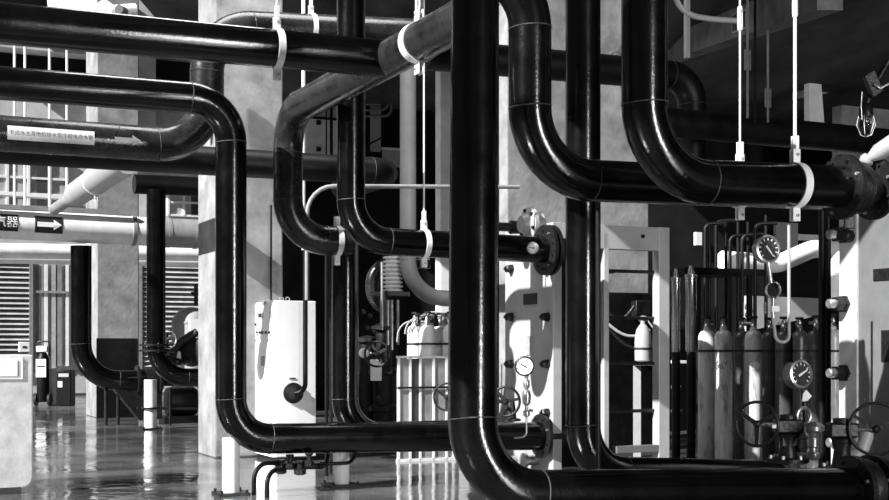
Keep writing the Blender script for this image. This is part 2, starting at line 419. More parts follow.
# A and G
g1 = P(288, 113, 11.7); g0 = VP(g1, 474)
g2 = P(288, 239, 11.7); g3 = UP(g2, 345)
pG = pipe('dusty pipe slanting down left from top centre, then bent down and right', [g0, g1, g2, g3 + U * .05], R0, .36, m='grey', extra=[(VP(g1, 370), V)])
aA = VP(g1, 388); a0 = UP(aA, -40, 19.5)
pa = pipe('uppermost glossy black pipe crossing the left half and butting into the slanting dusty pipe', [a0, aA], R0)
# L riser and its foot
l0 = P(345, 232, 12.25); l_ = P(345, 436, 12.25)
pL = pipe('black riser standing right of the white cabinet with its foot bent right', [l0, l_, UP(l_, 470)], .127, .36)
# N
n0 = P(351, -60, 11.3); n1 = P(351, 240, 11.3); n2 = UP(n1, 545, 250)
pN = pipe('black pipe turning right at mid height toward the small white dial', [n0, n1, n2], .125, .36)
flange(n2, U, .125, pN, R=.24, bolts=10); flange(n2 + U * .06, U, .125, pN, R=.24, bolts=10)
# B
b0_ = P(231, 101, 11.2); bL = UP(b0_, -40, 80); b3 = P(231, 439, 11.2); b4 = UP(b3, 541, 436)
pBt = pipe('glossy black pipe dropping beside the near concrete column, then running right near the floor', [bL, b0_, b3, b4], R0, .36)
flange(b4, U, R0, pBt, R=.215); MB().lathe(b4 + U * .02, U, [(.135, 0), (.135, .03)], 28).build('flange_gasket', 'ink', pBt)
# C grey big
c1 = P(207, 147.5, 12.9); c0 = UP(c1, -40, 130.5); c2 = P(207, 26, 12.9); c3_ = UP(c2, 440, 36)
pC = pipe('big dusty grey pipe at left carrying a long white label', [c0, c1, c2, c3_], .17, .5, m='grey', extra=[(UP(c1, 105, 0) * 1, U)] if False else [])
# D long dark
d1 = P(260, 165, 14.1); d0 = UP(d1, -40, 146); d2 = UP(d1, 391, 172)
pD = pipe('sooty black pipe crossing the left half just below the labelled grey one', [d0, d2, d2 + V * 1.6], .155, .25, m='dull')
# W white main
w1 = P(81, 228, 21.3); w0 = UP(w1, -50, 221); w2 = UP(w1, 208, 235)
wr = S(30, 20.8) / 2
pW = pipe('thick white main at left carrying a black arrow sign', [w0, w2], wr, m='cream')
for px in (133, 168, 195):
    q = UP(w1, px); q.z = w1.z + (w2.z - w1.z) * ((q - w1).length / (w2 - w1).length) * (1 if px > 81 else -1)
    MB().lathe(q - U * .03, U, [(wr + .012, 0), (wr + .012, .06)], 32).build('band', 'grey2', pW)
q = UP(w1, 181); q.z = w1.z + (w2.z - w1.z) * .72
MB().lathe(q - U * .35, U, [(wr + .006, 0), (wr + .006, .7)], 32).build('grey_sleeve', 'grey2', pW)
# F and E
f1 = P(81, 381, 21.3); pF = pipe('black drop pipe under the white main, elbowed right in front of the far column', [P(81, 246, 21.3), f1, UP(f1, 136)], .172, .62, m='black')
e_1 = P(156, 378, 20.2)
pE = pipe('black drop pipe left of the near column, its foot above a collared white post', [P(156, 190, 20.2), e_1, UP(e_1, 206)], .148, .5)
q = P(156, 345, 20.2); flange(q, Z, .148, pE, R=.26); flange(q - Z * .09, Z, .148, pE, R=.26)
h = P(134, 184, 20.2); pipe('short thick dark header above the drop pipe left of the near column', [h, UP(h, 206, 187)], .155, m='dull')
# strainer / valve at the foot of F
q = UP(f1, 136)
vs = thing('strainer', 'black wedge-shaped strainer at the foot of the far column', 'strainer', FL(118, q.y))
MB().lathe(q, U, [(.26, 0), (.26, .04), (.19, .05), (.21, .2), (.19, .36), (.26, .37), (.26, .41)], 24).build('body', 'iron', vs)
MB().prism([(-.55, .05), (.42, .05), (.42, -.65), (.05, -.68)], q + V * -.12, U, Z, V * .24).build('basket_leg', 'iron', vs, bevel=.02)
for s in (-.1, .1): MB().cyl(Vector((q.x, q.y, 0)) - U * (.4 + s), q - U * (.4 + s) - Z * .1, .03, n=8).build('leg', 'iron', vs)
v2 = thing('gate_valve', 'dark flanged valve hanging above the strainer between the two drop pipes', 'valve', q + U * .32 - Z * .1)
MB().lathe(q + U * .52 - Z * .1, Z, [(.1, 0), (.16, .02), (.16, .06), (.08, .1), (.12, .3), (.08, .5), (.15, .52), (.15, .57), (.05, .6), (.03, .9)], 20).build('body', 'iron', v2)
wheel(v2, q + U * .52 + Z * .7, (Vector((.5, -.8, .2))), .17, .014, stem=.1, m='steel')
# J: grey pipe with reducer running away
j1 = P(112, 170, 14.9); j0 = VP(j1, 128); j2 = VP(j1, 77); j3 = VP(j1, 54)
jr = .165
rt = thing('reducer_pipe', 'pale grey pipe tapering down to a thin one, pointing away above the white main', 'pipe', j1 - Z * jr)
MB().cyl(j0, j2, jr, n=28).build('wide_section', 'plate', rt)
MB().lathe(j2, V, [(jr, 0), (jr * .98, .05), (jr * .55, .6), (jr * .5, .75)], 28).build('reducer', 'plate', rt)
MB().cyl(j2 + V * .7, j3, jr * .5, n=24).build('narrow_section', 'grey2', rt)
hanger('white band clamp round the pale tapering pipe at upper left', VP(j1, 96), V, jr, top=None, w=.05)
# thin rails above the white main
a = P(-40, 205, 20.3); barbox('pipe_rail', 'thin white rail lying just above the white main at far left', 'rail', a, UP(a, 130, 213), .10, .08, 'grey2')
# far white pipes
a = P(-40, 250, 27); rail('white far pipe at left, upper of the two below the white main', a, UP(a, 205, 254), .17, 'cream', name='pipe')
a = P(-40, 257.5, 27.5); rail('white far pipe at left, lower of the two below the white main', a, UP(a, 205, 262), .12, 'white', name='pipe')
# Q and R pale pipes in the centre
q0 = P(430, 262, 17.5)
pipe('pale grey hooked pipe curling left behind the black riser at centre', [q0, P(372, 264, 17.5), P(372, 306, 17.5), P(398, 310, 17.5)], .09, .28, m='grey', beads=False)
pipe('pale grey pipe dropping behind the slanting pipe and curving right over the white cylinders', [P(408, 58, 17.0), P(408, 296, 17.0), UP(P(408, 296, 17.0), 470, 300)], .108, .5, m='plate', beads=False)
# right-hand pale curved pipe
s0 = P(722, 260, 16.5)
pipe('pale lagged pipe waving right behind the round gauges', [s0, UP(s0, 778, 264), UP(s0, 812, 249), UP(s0, 870, 250), UP(s0, 870, 330) + Z * 0], .12, .5, m='cream', beads=False)
q = P(832, 262, 15.6); pipe('pale pipe elbow turning down behind the right exchanger plate', [UP(q, 852, 252), q, P(832, 262, 15.6) + V * .001 - Z * 0] if False else [P(865, 252, 15.7), P(838, 256, 15.6), P(832, 300, 15.6)], .11, .3, m='cream', beads=False)

# ------------------------------------------------------------------ hangers
def onp(a, b, px):
    q = UP(a, px); t = (q - a).dot(U) / max(1e-6, (b - a).dot(U)); return a + (b - a) * t
hanger('white hanger clamp round the uppermost black pipe at left', onp(a0, aA, 277), U, R0, top=5.2, tb=3.9)
hanger('white hanger clamp round the pipe behind the uppermost black one', onp(c2, c3_, 311), U, .17, top=5.2, tb=4.3)
gq = VP(g1, 419); nq = onp(n1, n2, 424)
hanger('white clamp round the slanting dusty pipe', gq, V, R0, top=5.0, tb=3.75, w=.085)
hanger('white clamp round the black pipe left of the foreground riser, hung on a long rod', nq, U, .125, top=5.0)
hanger('white clamp where the dusty pipe meets the riser beside the cabinet', onp(g2, g3, 337), U, R0)
hanger('bright white clamp with a long rod round the high run at right', onp(b2_, e2, 795), U, R0, top=4.95, tb=3.45, rod=.011, w=.055)
q = onp(b1_, e1, 740); hanger('clamp on the rod left of the bright one, mostly behind the high run', q, U, R0, top=4.95, tb=3.55, rod=.007)
for i, (x, y0, y1, Y) in enumerate([(747.5, 41, 118, 11.4), (755, 41, 122, 11.6), (768, 95, 122, 12.2)]):
    p = P(x, y1, Y); t = P(x, y0, Y); lab = ['thin rod with a slot turnbuckle hanging in the dark behind the right rods', 'dark thin rod right beside the one with the slot turnbuckle', 'short thin rod hanging over the dull black pipe at right'][i]
    rt = thing('hanger_rod', lab, 'rod', p); MB().cyl(p, Vector((t.x, t.y, 5.0)), .012, n=8).build('rod', 'steel' if i != 1 else 'dull', rt)
    if i != 1:
        mb = MB(); c = P(x, 60 if i == 0 else 98, Y)
        for s in (-1, 1): mb.obox(c + U * s * .025, U * .006, V * .01, Z * .09)
        mb.build('turnbuckle', 'steel', rt)
# thin hanger rods of the white main
for i, px in enumerate((14.5, 25, 49.5, 67)):
    q = UP(w1, px); tag(MB().cyl(Vector((q.x, q.y, w1.z + wr)), Vector((q.x, q.y, 6.6)), .022, n=8).build('hanger_rod', 'white'), ['white rod rising from the white main, leftmost of four', 'white rod rising from the white main, second from the left edge', 'white rod rising from the white main, third from the left edge', 'white rod rising from the white main beside the tapering pipe'][i], 'rod', 'rods above the white main')
# ceiling piece left: bracket cluster
q = P(78, 6, 13.5)

# ------------------------------------------------------------------ pipe supports
def support(label, px, Y, r, zt, ringz=None, m='white', bw=.14):
    rt = thing('pipe_support', label, 'support', FL(px, Y))
    b = FL(px, Y); MB().cyl(b, b + Z * zt, r, n=24).build('post', m, rt)
    MB().obox(b + Z * .012, U * bw, V * bw, Z * .012).build('base_plate', 'iron', rt, bevel=.003)
    for i in (-1, 1):
        for j in (-1, 1): MB().cyl(b + U * i * bw * .8 + V * j * bw * .8 + Z * .02, b + U * i * bw * .8 + V * j * bw * .8 + Z * .05, .013, n=6).build('bolt', 'iron', rt)
    if ringz: MB().lathe(b + Z * ringz, Z, [(r * 1.45, 0), (r * 1.45, .03)], 24).build('collar', 'iron', rt)
    return rt
support('white post holding up the elbow beside the near column', 231, 11.25, .077, .50)
support('white collared post under the drop pipe left of the near column', 150.5, 20.45, .10, .79, ringz=.32, bw=.16)
support('white post beneath the low run right of the white cabinet', 341, 11.95, .077, .45, bw=.15)
q = FL(476, 7.5)
tag(MB().obox(q + Z * .09 + U * .02, U * .11, V * .13, Z * .09).build('support_block', 'conc_l', bevel=.01), 'pale concrete block beneath the foreground elbow at the bottom edge', 'block')
q = onp(mc, me_, 700); tag(MB().obox(Vector((q.x, q.y, .08)), U * .1, V * .14, Z * .083).build('support_block', 'conc', bevel=.01), 'low concrete block under the lowest run, below the picture edge', 'block')
# ------------------------------------------------------------------ writing and signs
def text_mesh(body, size, cx='CENTER'):
    cu = bpy.data.curves.new('t', 'FONT'); cu.body = body; cu.size = size; cu.align_x = cx; cu.align_y = 'CENTER'; cu.resolution_u = 2
    o = bpy.data.objects.new('t', cu); COL.objects.link(o)
    dg = bpy.context.evaluated_depsgraph_get(); me = bpy.data.meshes.new_from_object(o.evaluated_get(dg))
    vs = [v.co.copy() for v in me.vertices]; fs = [tuple(p.vertices) for p in me.polygons]
    bpy.data.objects.remove(o); bpy.data.meshes.remove(me); bpy.data.curves.remove(cu)
    return vs, fs
def grid(w, h, nu=8, nv=6):
    vs = [Vector((-w / 2 + w * i / nu, -h / 2 + h * j / nv, 0)) for j in range(nv + 1) for i in range(nu + 1)]
    return vs, [(j * (nu + 1) + i, j * (nu + 1) + i + 1, (j + 1) * (nu + 1) + i + 1, (j + 1) * (nu + 1) + i) for j in range(nv) for i in range(nu)]
def wrap(vf, c, ax, r, phi, lift, name, m, parent):  # lay a flat drawing on a cylinder; phi = angle of its middle above the horizontal facing side
    ax = ax.normalized(); out = ax.cross(Z).normalized()
    if out.y > 0: out = -out
    up = Z - ax * ax.z; up.normalize(); rr = r + lift
    mb = MB(); mb.add([c + ax * v.x + (out * math.cos(phi + v.y / r) + up * math.sin(phi + v.y / r)) * rr for v in vf[0]], vf[1])
    return mb.build(name, m, parent, smooth=False)
# long white label on the grey pipe
la = UP(c1, 6); lb = UP(c1, 92); ldir = (c1 - c0).normalized()
def onC(px): q = UP(c0, px); return c0 + ldir * ((q - c0).length)
lw = (onC(92) - onC(6)).length; lc = onC(49) * 1; lh = S(13.5, 12.1)
wrap(grid(lw, lh, 10, 8), lc, ldir, .17, -.08, .006, 'label', 'label', pC)
wrap(text_mesh('干式水主蒸电机给水泵冷却水进水管', lw / 16.6), lc, ldir, .17, -.08, .009, 'label_writing', 'ink', pC)
arrow = ([Vector(v) for v in [(-.5, -.16, 0), (.0, -.16, 0), (.5, -.16, 0), (.5, .16, 0), (0, .16, 0), (-.5, .16, 0), (.5, -.36, 0), (1.0, 0, 0), (.5, .36, 0), (.5, 0, 0)]], [(0, 1, 4, 5), (1, 2, 3, 4), (6, 7, 9), (9, 7, 8)])
def sc(a, k, kx=None): return [Vector((v.x * (kx or k), v.y * k, 0)) for v in a[0]], a[1]
wrap(sc(arrow, .14, .17), onC(120), ldir, .17, -.05, .008, 'flow_arrow', 'greymark', pC)
for px in (21, 109): 
    q = onC(px); mb = MB(); n = 14; out = ldir.cross(Z).normalized(); out = -out if out.y > 0 else out
    pts = [q + ldir * (.11 * math.sin(a)) + (out * math.cos(a) + Z * math.sin(a)) * .172 for a in [(-1.2 + 2.6 * k / n) for k in range(n + 1)]]
    mb.sweep(pts, .003, 6); mb.build('wrap_seam', 'ink', pC)
# signs on the white main
wd = (w2 - w0).normalized()
def onW(px): q = UP(w0, px); return w0 + wd * ((Vector((q.x, q.y, 0)) - Vector((w0.x, w0.y, 0))).length)
s1 = wrap(grid(S(26.5, 21.2), S(17, 21.2)), onW(47), wd, wr, 0.02, .006, 'arrow_sign', 'ink', pW)
wrap(sc(arrow, S(15, 21.2) * .93, S(15.5, 21.2)), onW(43.5), wd, wr, 0.02, .012, 'arrow_mark', 'label', s1)
s2 = wrap(grid(S(50, 21), S(17, 21)), onW(-10), wd, wr, 0.02, .006, 'name_sign', 'ink', pW)
wrap(text_mesh('凝汽器', S(11.5, 21)), onW(-1.5), wd, wr, 0.02, .012, 'sign_writing', 'label', s2)

# ------------------------------------------------------------------ white control cabinet
cc = P(276, 462, 14.5); cc.z = 0; lu = slide(cc, 316, U); lv = slide(cc, 254, V); zt = P(276, 300.5, 14.5).z
cab = thing('control_cabinet', 'tall white control cabinet beside the near concrete column', 'cabinet', cc)
MB().ubox(cc, lu, lv, .05, zt).build('body', 'cab', cab, bevel=.008, smooth=False)
MB().ubox(cc + U * .02 + V * .02, lu - .04, lv - .04, 0, .05).build('plinth', 'iron', cab)
def lf(px, py, dx=0): q = VP(cc, px, py); return q - U * dx            # on the left face
def fpanel(name, x0, x1, y0, y1, m, t=.006, par=cab):
    a, b = lf(x0, y0), lf(x1, y0); z0, z1 = lf((x0 + x1) / 2, y1).z, a.z
    return MB().obox((a + b) / 2 * 1 + Z * ((z0 + z1) / 2 - (a.z + b.z) / 2) - U * t / 2, (a - b) / 2 * Vector((1, 1, 0)).length / 1.4142 if False else V * (a - b).dot(V) / 2, U * t / 2, Z * (z1 - z0) / 2).build(name, m, par, smooth=False)
fpanel('upper_door', 274.6, 255.4, 303, 339, 'cab', .012); dr = fpanel('lower_door', 274.6, 255.4, 342, 455, 'cab', .012)
fpanel('door_label', 267, 262, 356, 366, 'greymark', .016)
fpanel('meter_window', 264.2, 258.5, 312, 318.5, 'greymark', .016); fpanel('meter_screen', 263, 260, 313.5, 317, 'ink', .02)
fpanel('rating_plate', 273.6, 271, 311, 319, 'greymark', .016); fpanel('top_label', 266.5, 263, 301.5, 305, 'greymark', .016)
for px, py in [(257.4, 324.5)] + [(x, 332.4) for x in (258.6, 261.2, 263.8, 267.4, 271)]:
    q = lf(px, py, .012); MB().lathe(q, -U, [(.017, 0), (.017, .012), (.012, .02)], 12).build('button', 'ink', cab)
q = UP(cc, 292.5, 378.5); MB().obox(q - V * .004, U * .035, V * .004, Z * .008).build('vent_slot', 'ink', cab)
q = UP(cc, 293, 393)
pt = MB().lathe(q, -V, [(.115, 0), (.12, .02), (.09, .03), (.09, .07), (.06, .08)], 24).build('cable_gland', 'iron', cab)
for k in range(6):
    a = k * math.pi / 3; MB().lathe(q + (U * math.cos(a) + Z * math.sin(a)) * .1 - V * .02, -V, [(.012, 0), (.012, .02)], 6).build('gland_bolt', 'iron', pt)
for px, h in ((283, .045), (289, .05)):
    q = UP(cc, px) + V * .05; MB().torus(Vector((q.x, q.y, zt + .02)), V, .022, .007, 16, 6).build('lifting_eye', 'steel', cab)
gq2 = UP(cc, 293, 393) - V * .09
cy = gq2.y
conduit('dark tube coming down over the cabinet front and curling into its round port', [P(305.3, 250, cy), P(305.3, 394, cy), gq2 + V * .03 ], .028, .12, 'dull')
conduit('white tube rising from above the white cabinet behind the dusty elbow', [P(303.5, 250, cy + .4), P(303.5, -20, cy + .4)], .022, .1, 'white')
conduit('thin grey tube bent right above the cabinet, crossing behind the mid height pipe', [P(307, 300, 12.9), P(307, 186, 12.9), UP(P(307, 186, 12.9), 519, 187)], .022, .3, 'grey2')
q = UP(P(307, 186, 12.9), 519, 187)
conduit('thin conduit running down the front of the near concrete column', [P(271, 205, 15.22), P(271, 300, 15.22)], .014, .1, 'iron')
for i, (px, Y, y0, y1) in enumerate([(326.5, 12.9, 250, 447), (331, 13.1, 255, 447)]):
    conduit(['thin dark tube standing left of the riser behind the cabinet', 'second thin dark tube, close against the riser behind the cabinet'][i], [P(px, y0, Y), FL(px, Y)], .018, .1, 'dull')

# ------------------------------------------------------------------ plate heat exchangers
def plane_pt(c, px): t = (px - CX) / F; Y = c / (t * U.x + U.y); return FL(px, Y)
cU = n2.dot(U) + .22
ex = plane_pt(cU, 553); lv = slide(ex, 505, V)
EX = thing('heat_exchanger', 'pale plate heat exchanger with tie bolts behind the foreground riser', 'heat exchanger', ex)
zt = H + (HY - 222) * ex.y / F
fp = MB().ubox(ex, .10, lv, 0.0, zt).build('front_plate', 'plate', EX, bevel=.006, smooth=False)
ppd = slide(ex + U * 0, 604, U)
pk = MB()
n = 40
for k in range(n):
    q = ex + U * (.10 + (ppd - .12) * k / n) + V * .08; pk.ubox(q, (ppd - .12) / n * .55, lv - .16, .12, zt - .2)
pk.build('plate_pack', 'dull', EX, smooth=False)
MB().ubox(ex + U * ppd, .06, lv, .06, zt - .08).build('pressure_plate', 'plate', EX, bevel=.006, smooth=False)
cd = slide(ex, 659, U)
col_ = MB().ubox(ex + U * cd + V * .0, .13, .12, 0, zt).build('end_column', 'plate', EX, bevel=.006, smooth=False)
MB().ubox(ex + U * .10 - V * .0, cd - .10, .10, zt - .24, zt - .005).build('carrying_bar', 'plate', EX, bevel=.004, smooth=False)
q = ex + U * (cd - .5); MB().ubox(q, .5, .09, .24, .31).build('lower_bar', 'plated', EX, bevel=.004, smooth=False)
MB().lathe(ex + U * (cd - .2) - V * .001 + Z * (zt - .1), -V, [(.02, 0), (.02, .02)], 8).build('bolt', 'iron', EX)
for py in (269, 317, 364, 413):
    for px in (548, 512):
        q = VP(ex, px, py) ; q = q + V * 0
        MB().cyl(q - U * .09, q + U * cd, .018, n=10).build('tie_rod', 'iron', EX)
        MB().lathe(q - U * .075, U, [(.03, 0), (.042, .012), (.042, .05), (.05, .052), (.05, .075)], 6).build('nut', 'iron', EX)
def face(name, x0, x1, y0, y1, m, par, t=.01, e=ex):
    a, b = VP(e, x0, y0), VP(e, x1, y0); z0 = VP(e, (x0 + x1) / 2, y1).z; z1 = VP(e, (x0 + x1) / 2, y0).z
    c = (a + b) / 2; c.z = (z0 + z1) / 2
    return MB().obox(c - U * t / 2, V * (a - b).dot(V) / 2, U * t / 2, Z * (z1 - z0) / 2).build(name, m, par, smooth=False)
face('nameplate', 537, 524, 293.5, 304.5, 'iron', EX); face('nameplate', 533.5, 526.5, 336, 355, 'greymark', EX)
face('lower_nozzle_plate', 534, 509, 446, 470, 'greymark', EX)
for (px, py, r) in ((517, 460, .05), (537, 460, .05)):
    q = VP(ex, px, py); MB().lathe(q, -U, [(r, 0), (r, .12), (r * 1.5, .13), (r * 1.5, .16)], 20).build('drain_port', 'steel', EX)
q = VP(ex, 545, 224); MB().lathe(q + V * .1, -U, [(.12, 0), (.12, .1), (.17, .1), (.17, .14), (.1, .16), (.08, .22)], 28).build('upper_port', 'plate', EX)
for k in range(6):
    a = k * math.pi / 3 + .3; c = q + V * .1 + (V * math.cos(a) + Z * math.sin(a)) * .14 - U * .14; MB().lathe(c, -U, [(.018, 0), (.018, .025)], 6).build('port_bolt', 'iron', EX)
q2 = P(510, 226, q.y - .15); MB().lathe(q + V * .25 - Z * .02, -U, [(.06, .1), (.07, .25), (.045, .26), (.045, .42), (.07, .43), (.07, .5)], 16).build('side_valve', 'iron', EX)
for c in (n2, b4): MB().cyl(c + U * .07, c + U * (.22), .12, n=20).build('port_neck', 'iron', EX)
# right exchanger
ey = FL(841, 10.6); ly = slide(ey, 960, V)
EY = thing('heat_exchanger', 'grey plate exchanger cut by the right picture edge with shadows on it', 'heat exchanger', ey)
zt = H + (HY - 206) * ey.y / F
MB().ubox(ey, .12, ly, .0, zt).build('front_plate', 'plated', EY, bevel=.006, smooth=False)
a = VP(ey, 858.5); MB().ubox(ey - U * .02, .02, (a - ey).dot(V), .0, zt).build('edge_strip', 'paleg', EY, smooth=False)
for py in (235, 304, 373, 442):
    q = VP(ey, 846, py) - U * .02
    MB().cyl(q - U * .03, q + U * .9, .022, n=10).build('tie_rod', 'iron', EY)
    MB().lathe(q, -U, [(.075, 0), (.075, .02), (.062, .022), (.062, .10)], 6).build('nut', 'iron', EY); MB().lathe(q - U * .10, -U, [(.04, 0), (.04, .06), (.03, .07)], 14).build('rod_end', 'steel', EY)
face('nameplate', 905, 874, 268, 280, 'iron', EY, e=ey); face('nameplate', 905, 882, 330, 362, 'iron', EY, e=ey)
pk = MB()
for k in range(20): pk.ubox(ey + U * (.13 + .045 * k) - V * .1, .025, ly + .2, .1, zt - .2)
pk.build('plate_pack', 'dull', EY, smooth=False)

# ------------------------------------------------------------------ gauges
q = P(533, 248, n2.y - .42); GA = gauge('small white faced dial on the flanged pipe right of the foreground riser', q, Vector((-.15, -.98, 0)), S(5.8, q.y), stem=0, needle=3.0, th=.09)
MB().cyl(q + Vector((0, .05, 0)), Vector((q.x + .03, onp(n1, n2, 533).y, q.z)), .03, n=12).build('neck', 'iron', GA)
q = P(524.5, 366, 11.3)
GB = gauge('white faced pressure gauge on a beaded stem above the low flange', q, Vector((-.2, -.97, 0)), S(9.6, 11.3), stem=0, needle=2.65, th=.05, rim='iron')
st = MB(); zz = q.z - S(9.6, 11.3); x0 = P(526.5, 400, 11.32)
st.lathe(Vector((x0.x, x0.y, P(0, 417, 11.3).z)), Z, [(.012, 0), (.03, .01), (.03, .05), (.015, .06), (.015, .10), (.035, .12), (.04, .19), (.03, .23), (.012, .24), (.028, .27), (.028, .32), (.012, .34), (.02, .36), (.02, .40), (.011, .42), (.011, .5)], 12)
st.build('siphon', 'steel', GB)
MB().cyl(P(529, 410, 11.3), P(533, 411, 11.3), .012, n=8).build('cock_lever', 'steel', GB)
conduit('thin bent sensing tube below the beaded gauge, lying on the low stub', [P(526.5, 417, 11.32), P(526.5, 437, 11.3), P(514, 438, 11.3)], .008, .05, 'steel')
Yg = 9.6
q = P(768, 249, Yg); GC = gauge('round glass-fronted gauge hanging at right above the steel ring', q, Vector((.36, -.93, .05)), S(13.5, Yg), dark=True, needle=-.9, th=.07)
MB().cyl(q - Z * S(13.5, Yg), P(771, 283, Yg), .016, n=10).build('stem', 'steel', GC)
MB().torus(P(773, 290, Yg), Vector((.25, -.97, 0)), S(8, Yg), .009, 30, 8).build('pigtail_loop', 'chrome', GC)
MB().cyl(P(773, 298, Yg), P(773, 318, Yg), .014, n=10).build('lower_stem', 'steel', GC)
MB().obox(P(775, 309, Yg), Vector((.03, 0, 0)), Vector((0, .02, 0)), Z * .022).build('cock_body', 'label', GC, bevel=.004)
MB().obox(P(765, 308, Yg), Vector((.008, 0, 0)), Vector((0, .008, 0)), Z * .045).build('cock_lever', 'iron', GC)
conduit('thin pale tube looping under the glass gauge like a hook', [P(789, 225, Yg - .02), P(789, 342, Yg - .02), P(776, 342, Yg - .02), P(773, 318, Yg)], .013, .06, 'greymark')
q = P(801, 374, 9.4); GD = gauge('big glass-fronted gauge low at right in front of the dark cylinders', q, Vector((.42, -.9, .1)), S(13.5, 9.4), dark=True, needle=.5, th=.10)
MB().cyl(P(803, 386, 9.45), P(806, 430, 9.45), .02, n=10).build('stem', 'iron', GD)
MB().prism([(-.02, -.04), (.02, -.035), (.05, 0), (.01, .045), (-.01, .02)], P(805, 396, 9.35), Vector((1, 0, 0)), Z, Vector((0, .02, 0))).build('tag_plate', 'label', GD)

# ------------------------------------------------------------------ valves and handwheels at right
def gear_valve(label, cx, cy, Y, wx, wy, R, d, foot, boxw=.10, floor_flange=None):
    rt = thing('gate_valve', label, 'valve', P(cx, foot, Y))
    c = P(cx, cy, Y); b = P(cx, foot, Y)
    bx = MB().obox(c, Vector((boxw, 0, 0)), Vector((0, .07, 0)), Z * .05).build('gearbox', 'iron', rt, bevel=.012)
    MB().lathe(c + Z * .05, Z, [(.06, 0), (.06, .03), (.03, .035)], 16).build('gear_cover', 'iron', rt)
    MB().lathe(b, Z, [(.15, 0), (.15, .025), (.07, .035), (.055, (c.z - b.z) * .5), (.075, (c.z - b.z) - .06), (.09, (c.z - b.z) - .05)], 20).build('bonnet', 'iron', rt)
    for k in range(6):
        a = k * math.pi / 3; e = Vector((math.cos(a), math.sin(a), 0)); MB().lathe(b + e * .125 + Z * .02, Z, [(.014, 0), (.014, .03)], 6).build('bolt', 'steel', rt)
    w = P(wx, wy, Y - .12); d = d.normalized()
    wheel(rt, w, d, R, .011, 3, stem=0)
    MB().cyl(w, c, .016, n=10).build('stem', 'steel', rt)
    return rt
gv = gear_valve('geared valve with tilted handwheel in front of the tall worn cylinders', 788, 426, 9.3, 757, 424, S(22, 9.2), Vector((-.6, -.8, 0)), 462)
MB().obox(P(775, 426.5, 9.2), Vector((.02, 0, 0)), Vector((0, .004, 0)), Z * .012).build('maker_plate', 'label', gv)
MB().obox(P(788, 426, 9.3) + Vector((.0, 0, -.09)), Vector((.05, 0, 0)), Vector((0, .05, 0)), Z * .05).build('yoke', 'iron', gv)
gv2 = gear_valve('geared valve with big handwheel at the lower right corner', 842, 430, 8.9, 876, 429, S(26, 8.8), Vector((-.2, -.97, 0)), 470)
rt = thing('sampling_fitting', 'small bright ring and stacked fitting between the two geared valves', 'fitting', P(806, 455, 9.3))
MB().torus(P(804, 416, 9.3), Vector((.35, -.93, 0)), S(8, 9.3), .013, 28, 8).build('ring', 'steel', rt)
MB().lathe(P(813, 460, 9.45), Z, [(.035, 0), (.05, .02), (.05, .05), (.03, .06), (.03, .09), (.045, .1), (.045, .16), (.03, .17), (.04, .2), (.085, .22), (.085, .25), (.05, .28)], 16).build('fitting_stack', 'steel', rt)
MB().lathe(P(802, 452, 9.3), Z, [(.03, 0), (.045, .03), (.03, .09), (.05, .11), (.02, .16)], 12).build('small_valve', 'steel', rt)
q = P(860, 447, 9.2); pipe('small pale elbow under the gearbox at lower right', [P(850, 458, 9.2), P(861, 452, 9.2), P(868, 432, 9.2)], .05, .06, m='plate', beads=False, n=16)
# butterfly flanges at the end of the lowest run
flange(me_, U, R0, bpy.data.objects['pipe'], R=.215, t=.04); MB().lathe(me_ + U * .02, U, [(.18, 0), (.19, .02), (.19, .1), (.17, .12)], 28).build('valve_body', 'iron', bpy.data.objects['pipe'])
flange(me_ + U * .17, U, R0, bpy.data.objects['pipe'], R=.215, t=.04)
MB().cyl(me_ + U * .18, me_ + U * 1.4, R0, n=28).build('straight_run', 'black', bpy.data.objects['pipe'])

# ------------------------------------------------------------------ gas cylinders
def make_cylinder(m, h=1.47, r=.094, cat='gas cylinder', lab='x', group='x', valve=True):
    rt = thing('gas_cylinder', lab, cat, Vector((0, 0, 0)), group)
    prof = [(r * .9, 0), (r, .03), (r, h - .13)] + [(r * math.cos(a) * .58 + r * .42, h - .13 + .09 * math.sin(a)) for a in [math.pi / 2 * k / 7 for k in range(1, 8)]]
    MB().lathe(Vector(), Z, prof, 28).build('body', m, rt)
    MB().lathe(Vector((0, 0, h - .06)), Z, [(r * .40, 0), (r * .40, .05), (r * .3, .055)], 16).build('neck_ring', m, rt)
    v = MB().lathe(Vector((0, 0, h - .01)), Z, [(.026, 0), (.034, .02), (.024, .04), (.03, .06), (.018, .1)], 10).build('valve', 'steel', rt)
    MB().cyl(Vector((0, 0, h + .04)), Vector((.075, 0, h + .04)), .018, n=8).build('outlet', 'steel', v)
    MB().lathe(Vector((0, 0, h + .09)), Z, [(.045, 0), (.05, .01), (.045, .028)], 8).build('valve_knob', 'iron', v)
    MB().ring(Vector((0, 0, h - .26)), Z, [(r + .001, -.012), (r + .007, -.012), (r + .007, .012), (r + .001, .012)], 28).build('retaining_band', 'rubber', rt)
    return rt
P1 = make_cylinder('cyl', 1.52); P2 = make_cylinder('cylw', 1.60); P3 = make_cylinder('cyld', 1.52)
used = set()
def put(proto, px, Y, lab, group, rz=0, dz=0, s=1):
    o = proto if proto.name not in used else copy_tree(proto)
    used.add(proto.name); o.location = FL(px, Y) + Z * dz; o.rotation_euler.z = rz; o.scale = (1, 1, s); o['label'] = lab; o['group'] = group
    return o
GR = 'tall cylinders at right'
put(P1, 706.8, 14.0, 'tall worn cylinder, leftmost of the right-hand row', GR, .3)
c_b = put(P1, 723.5, 13.8, 'tall worn cylinder with black characters, second in the right-hand row', GR, 1.3)
c_d = put(P1, 753.5, 13.9, 'tall worn cylinder with a pale lozenge patch', GR, 2.6)
put(P3, 741.5, 14.6, 'dark cylinder half hidden left of the lozenge-marked one', GR, .6)
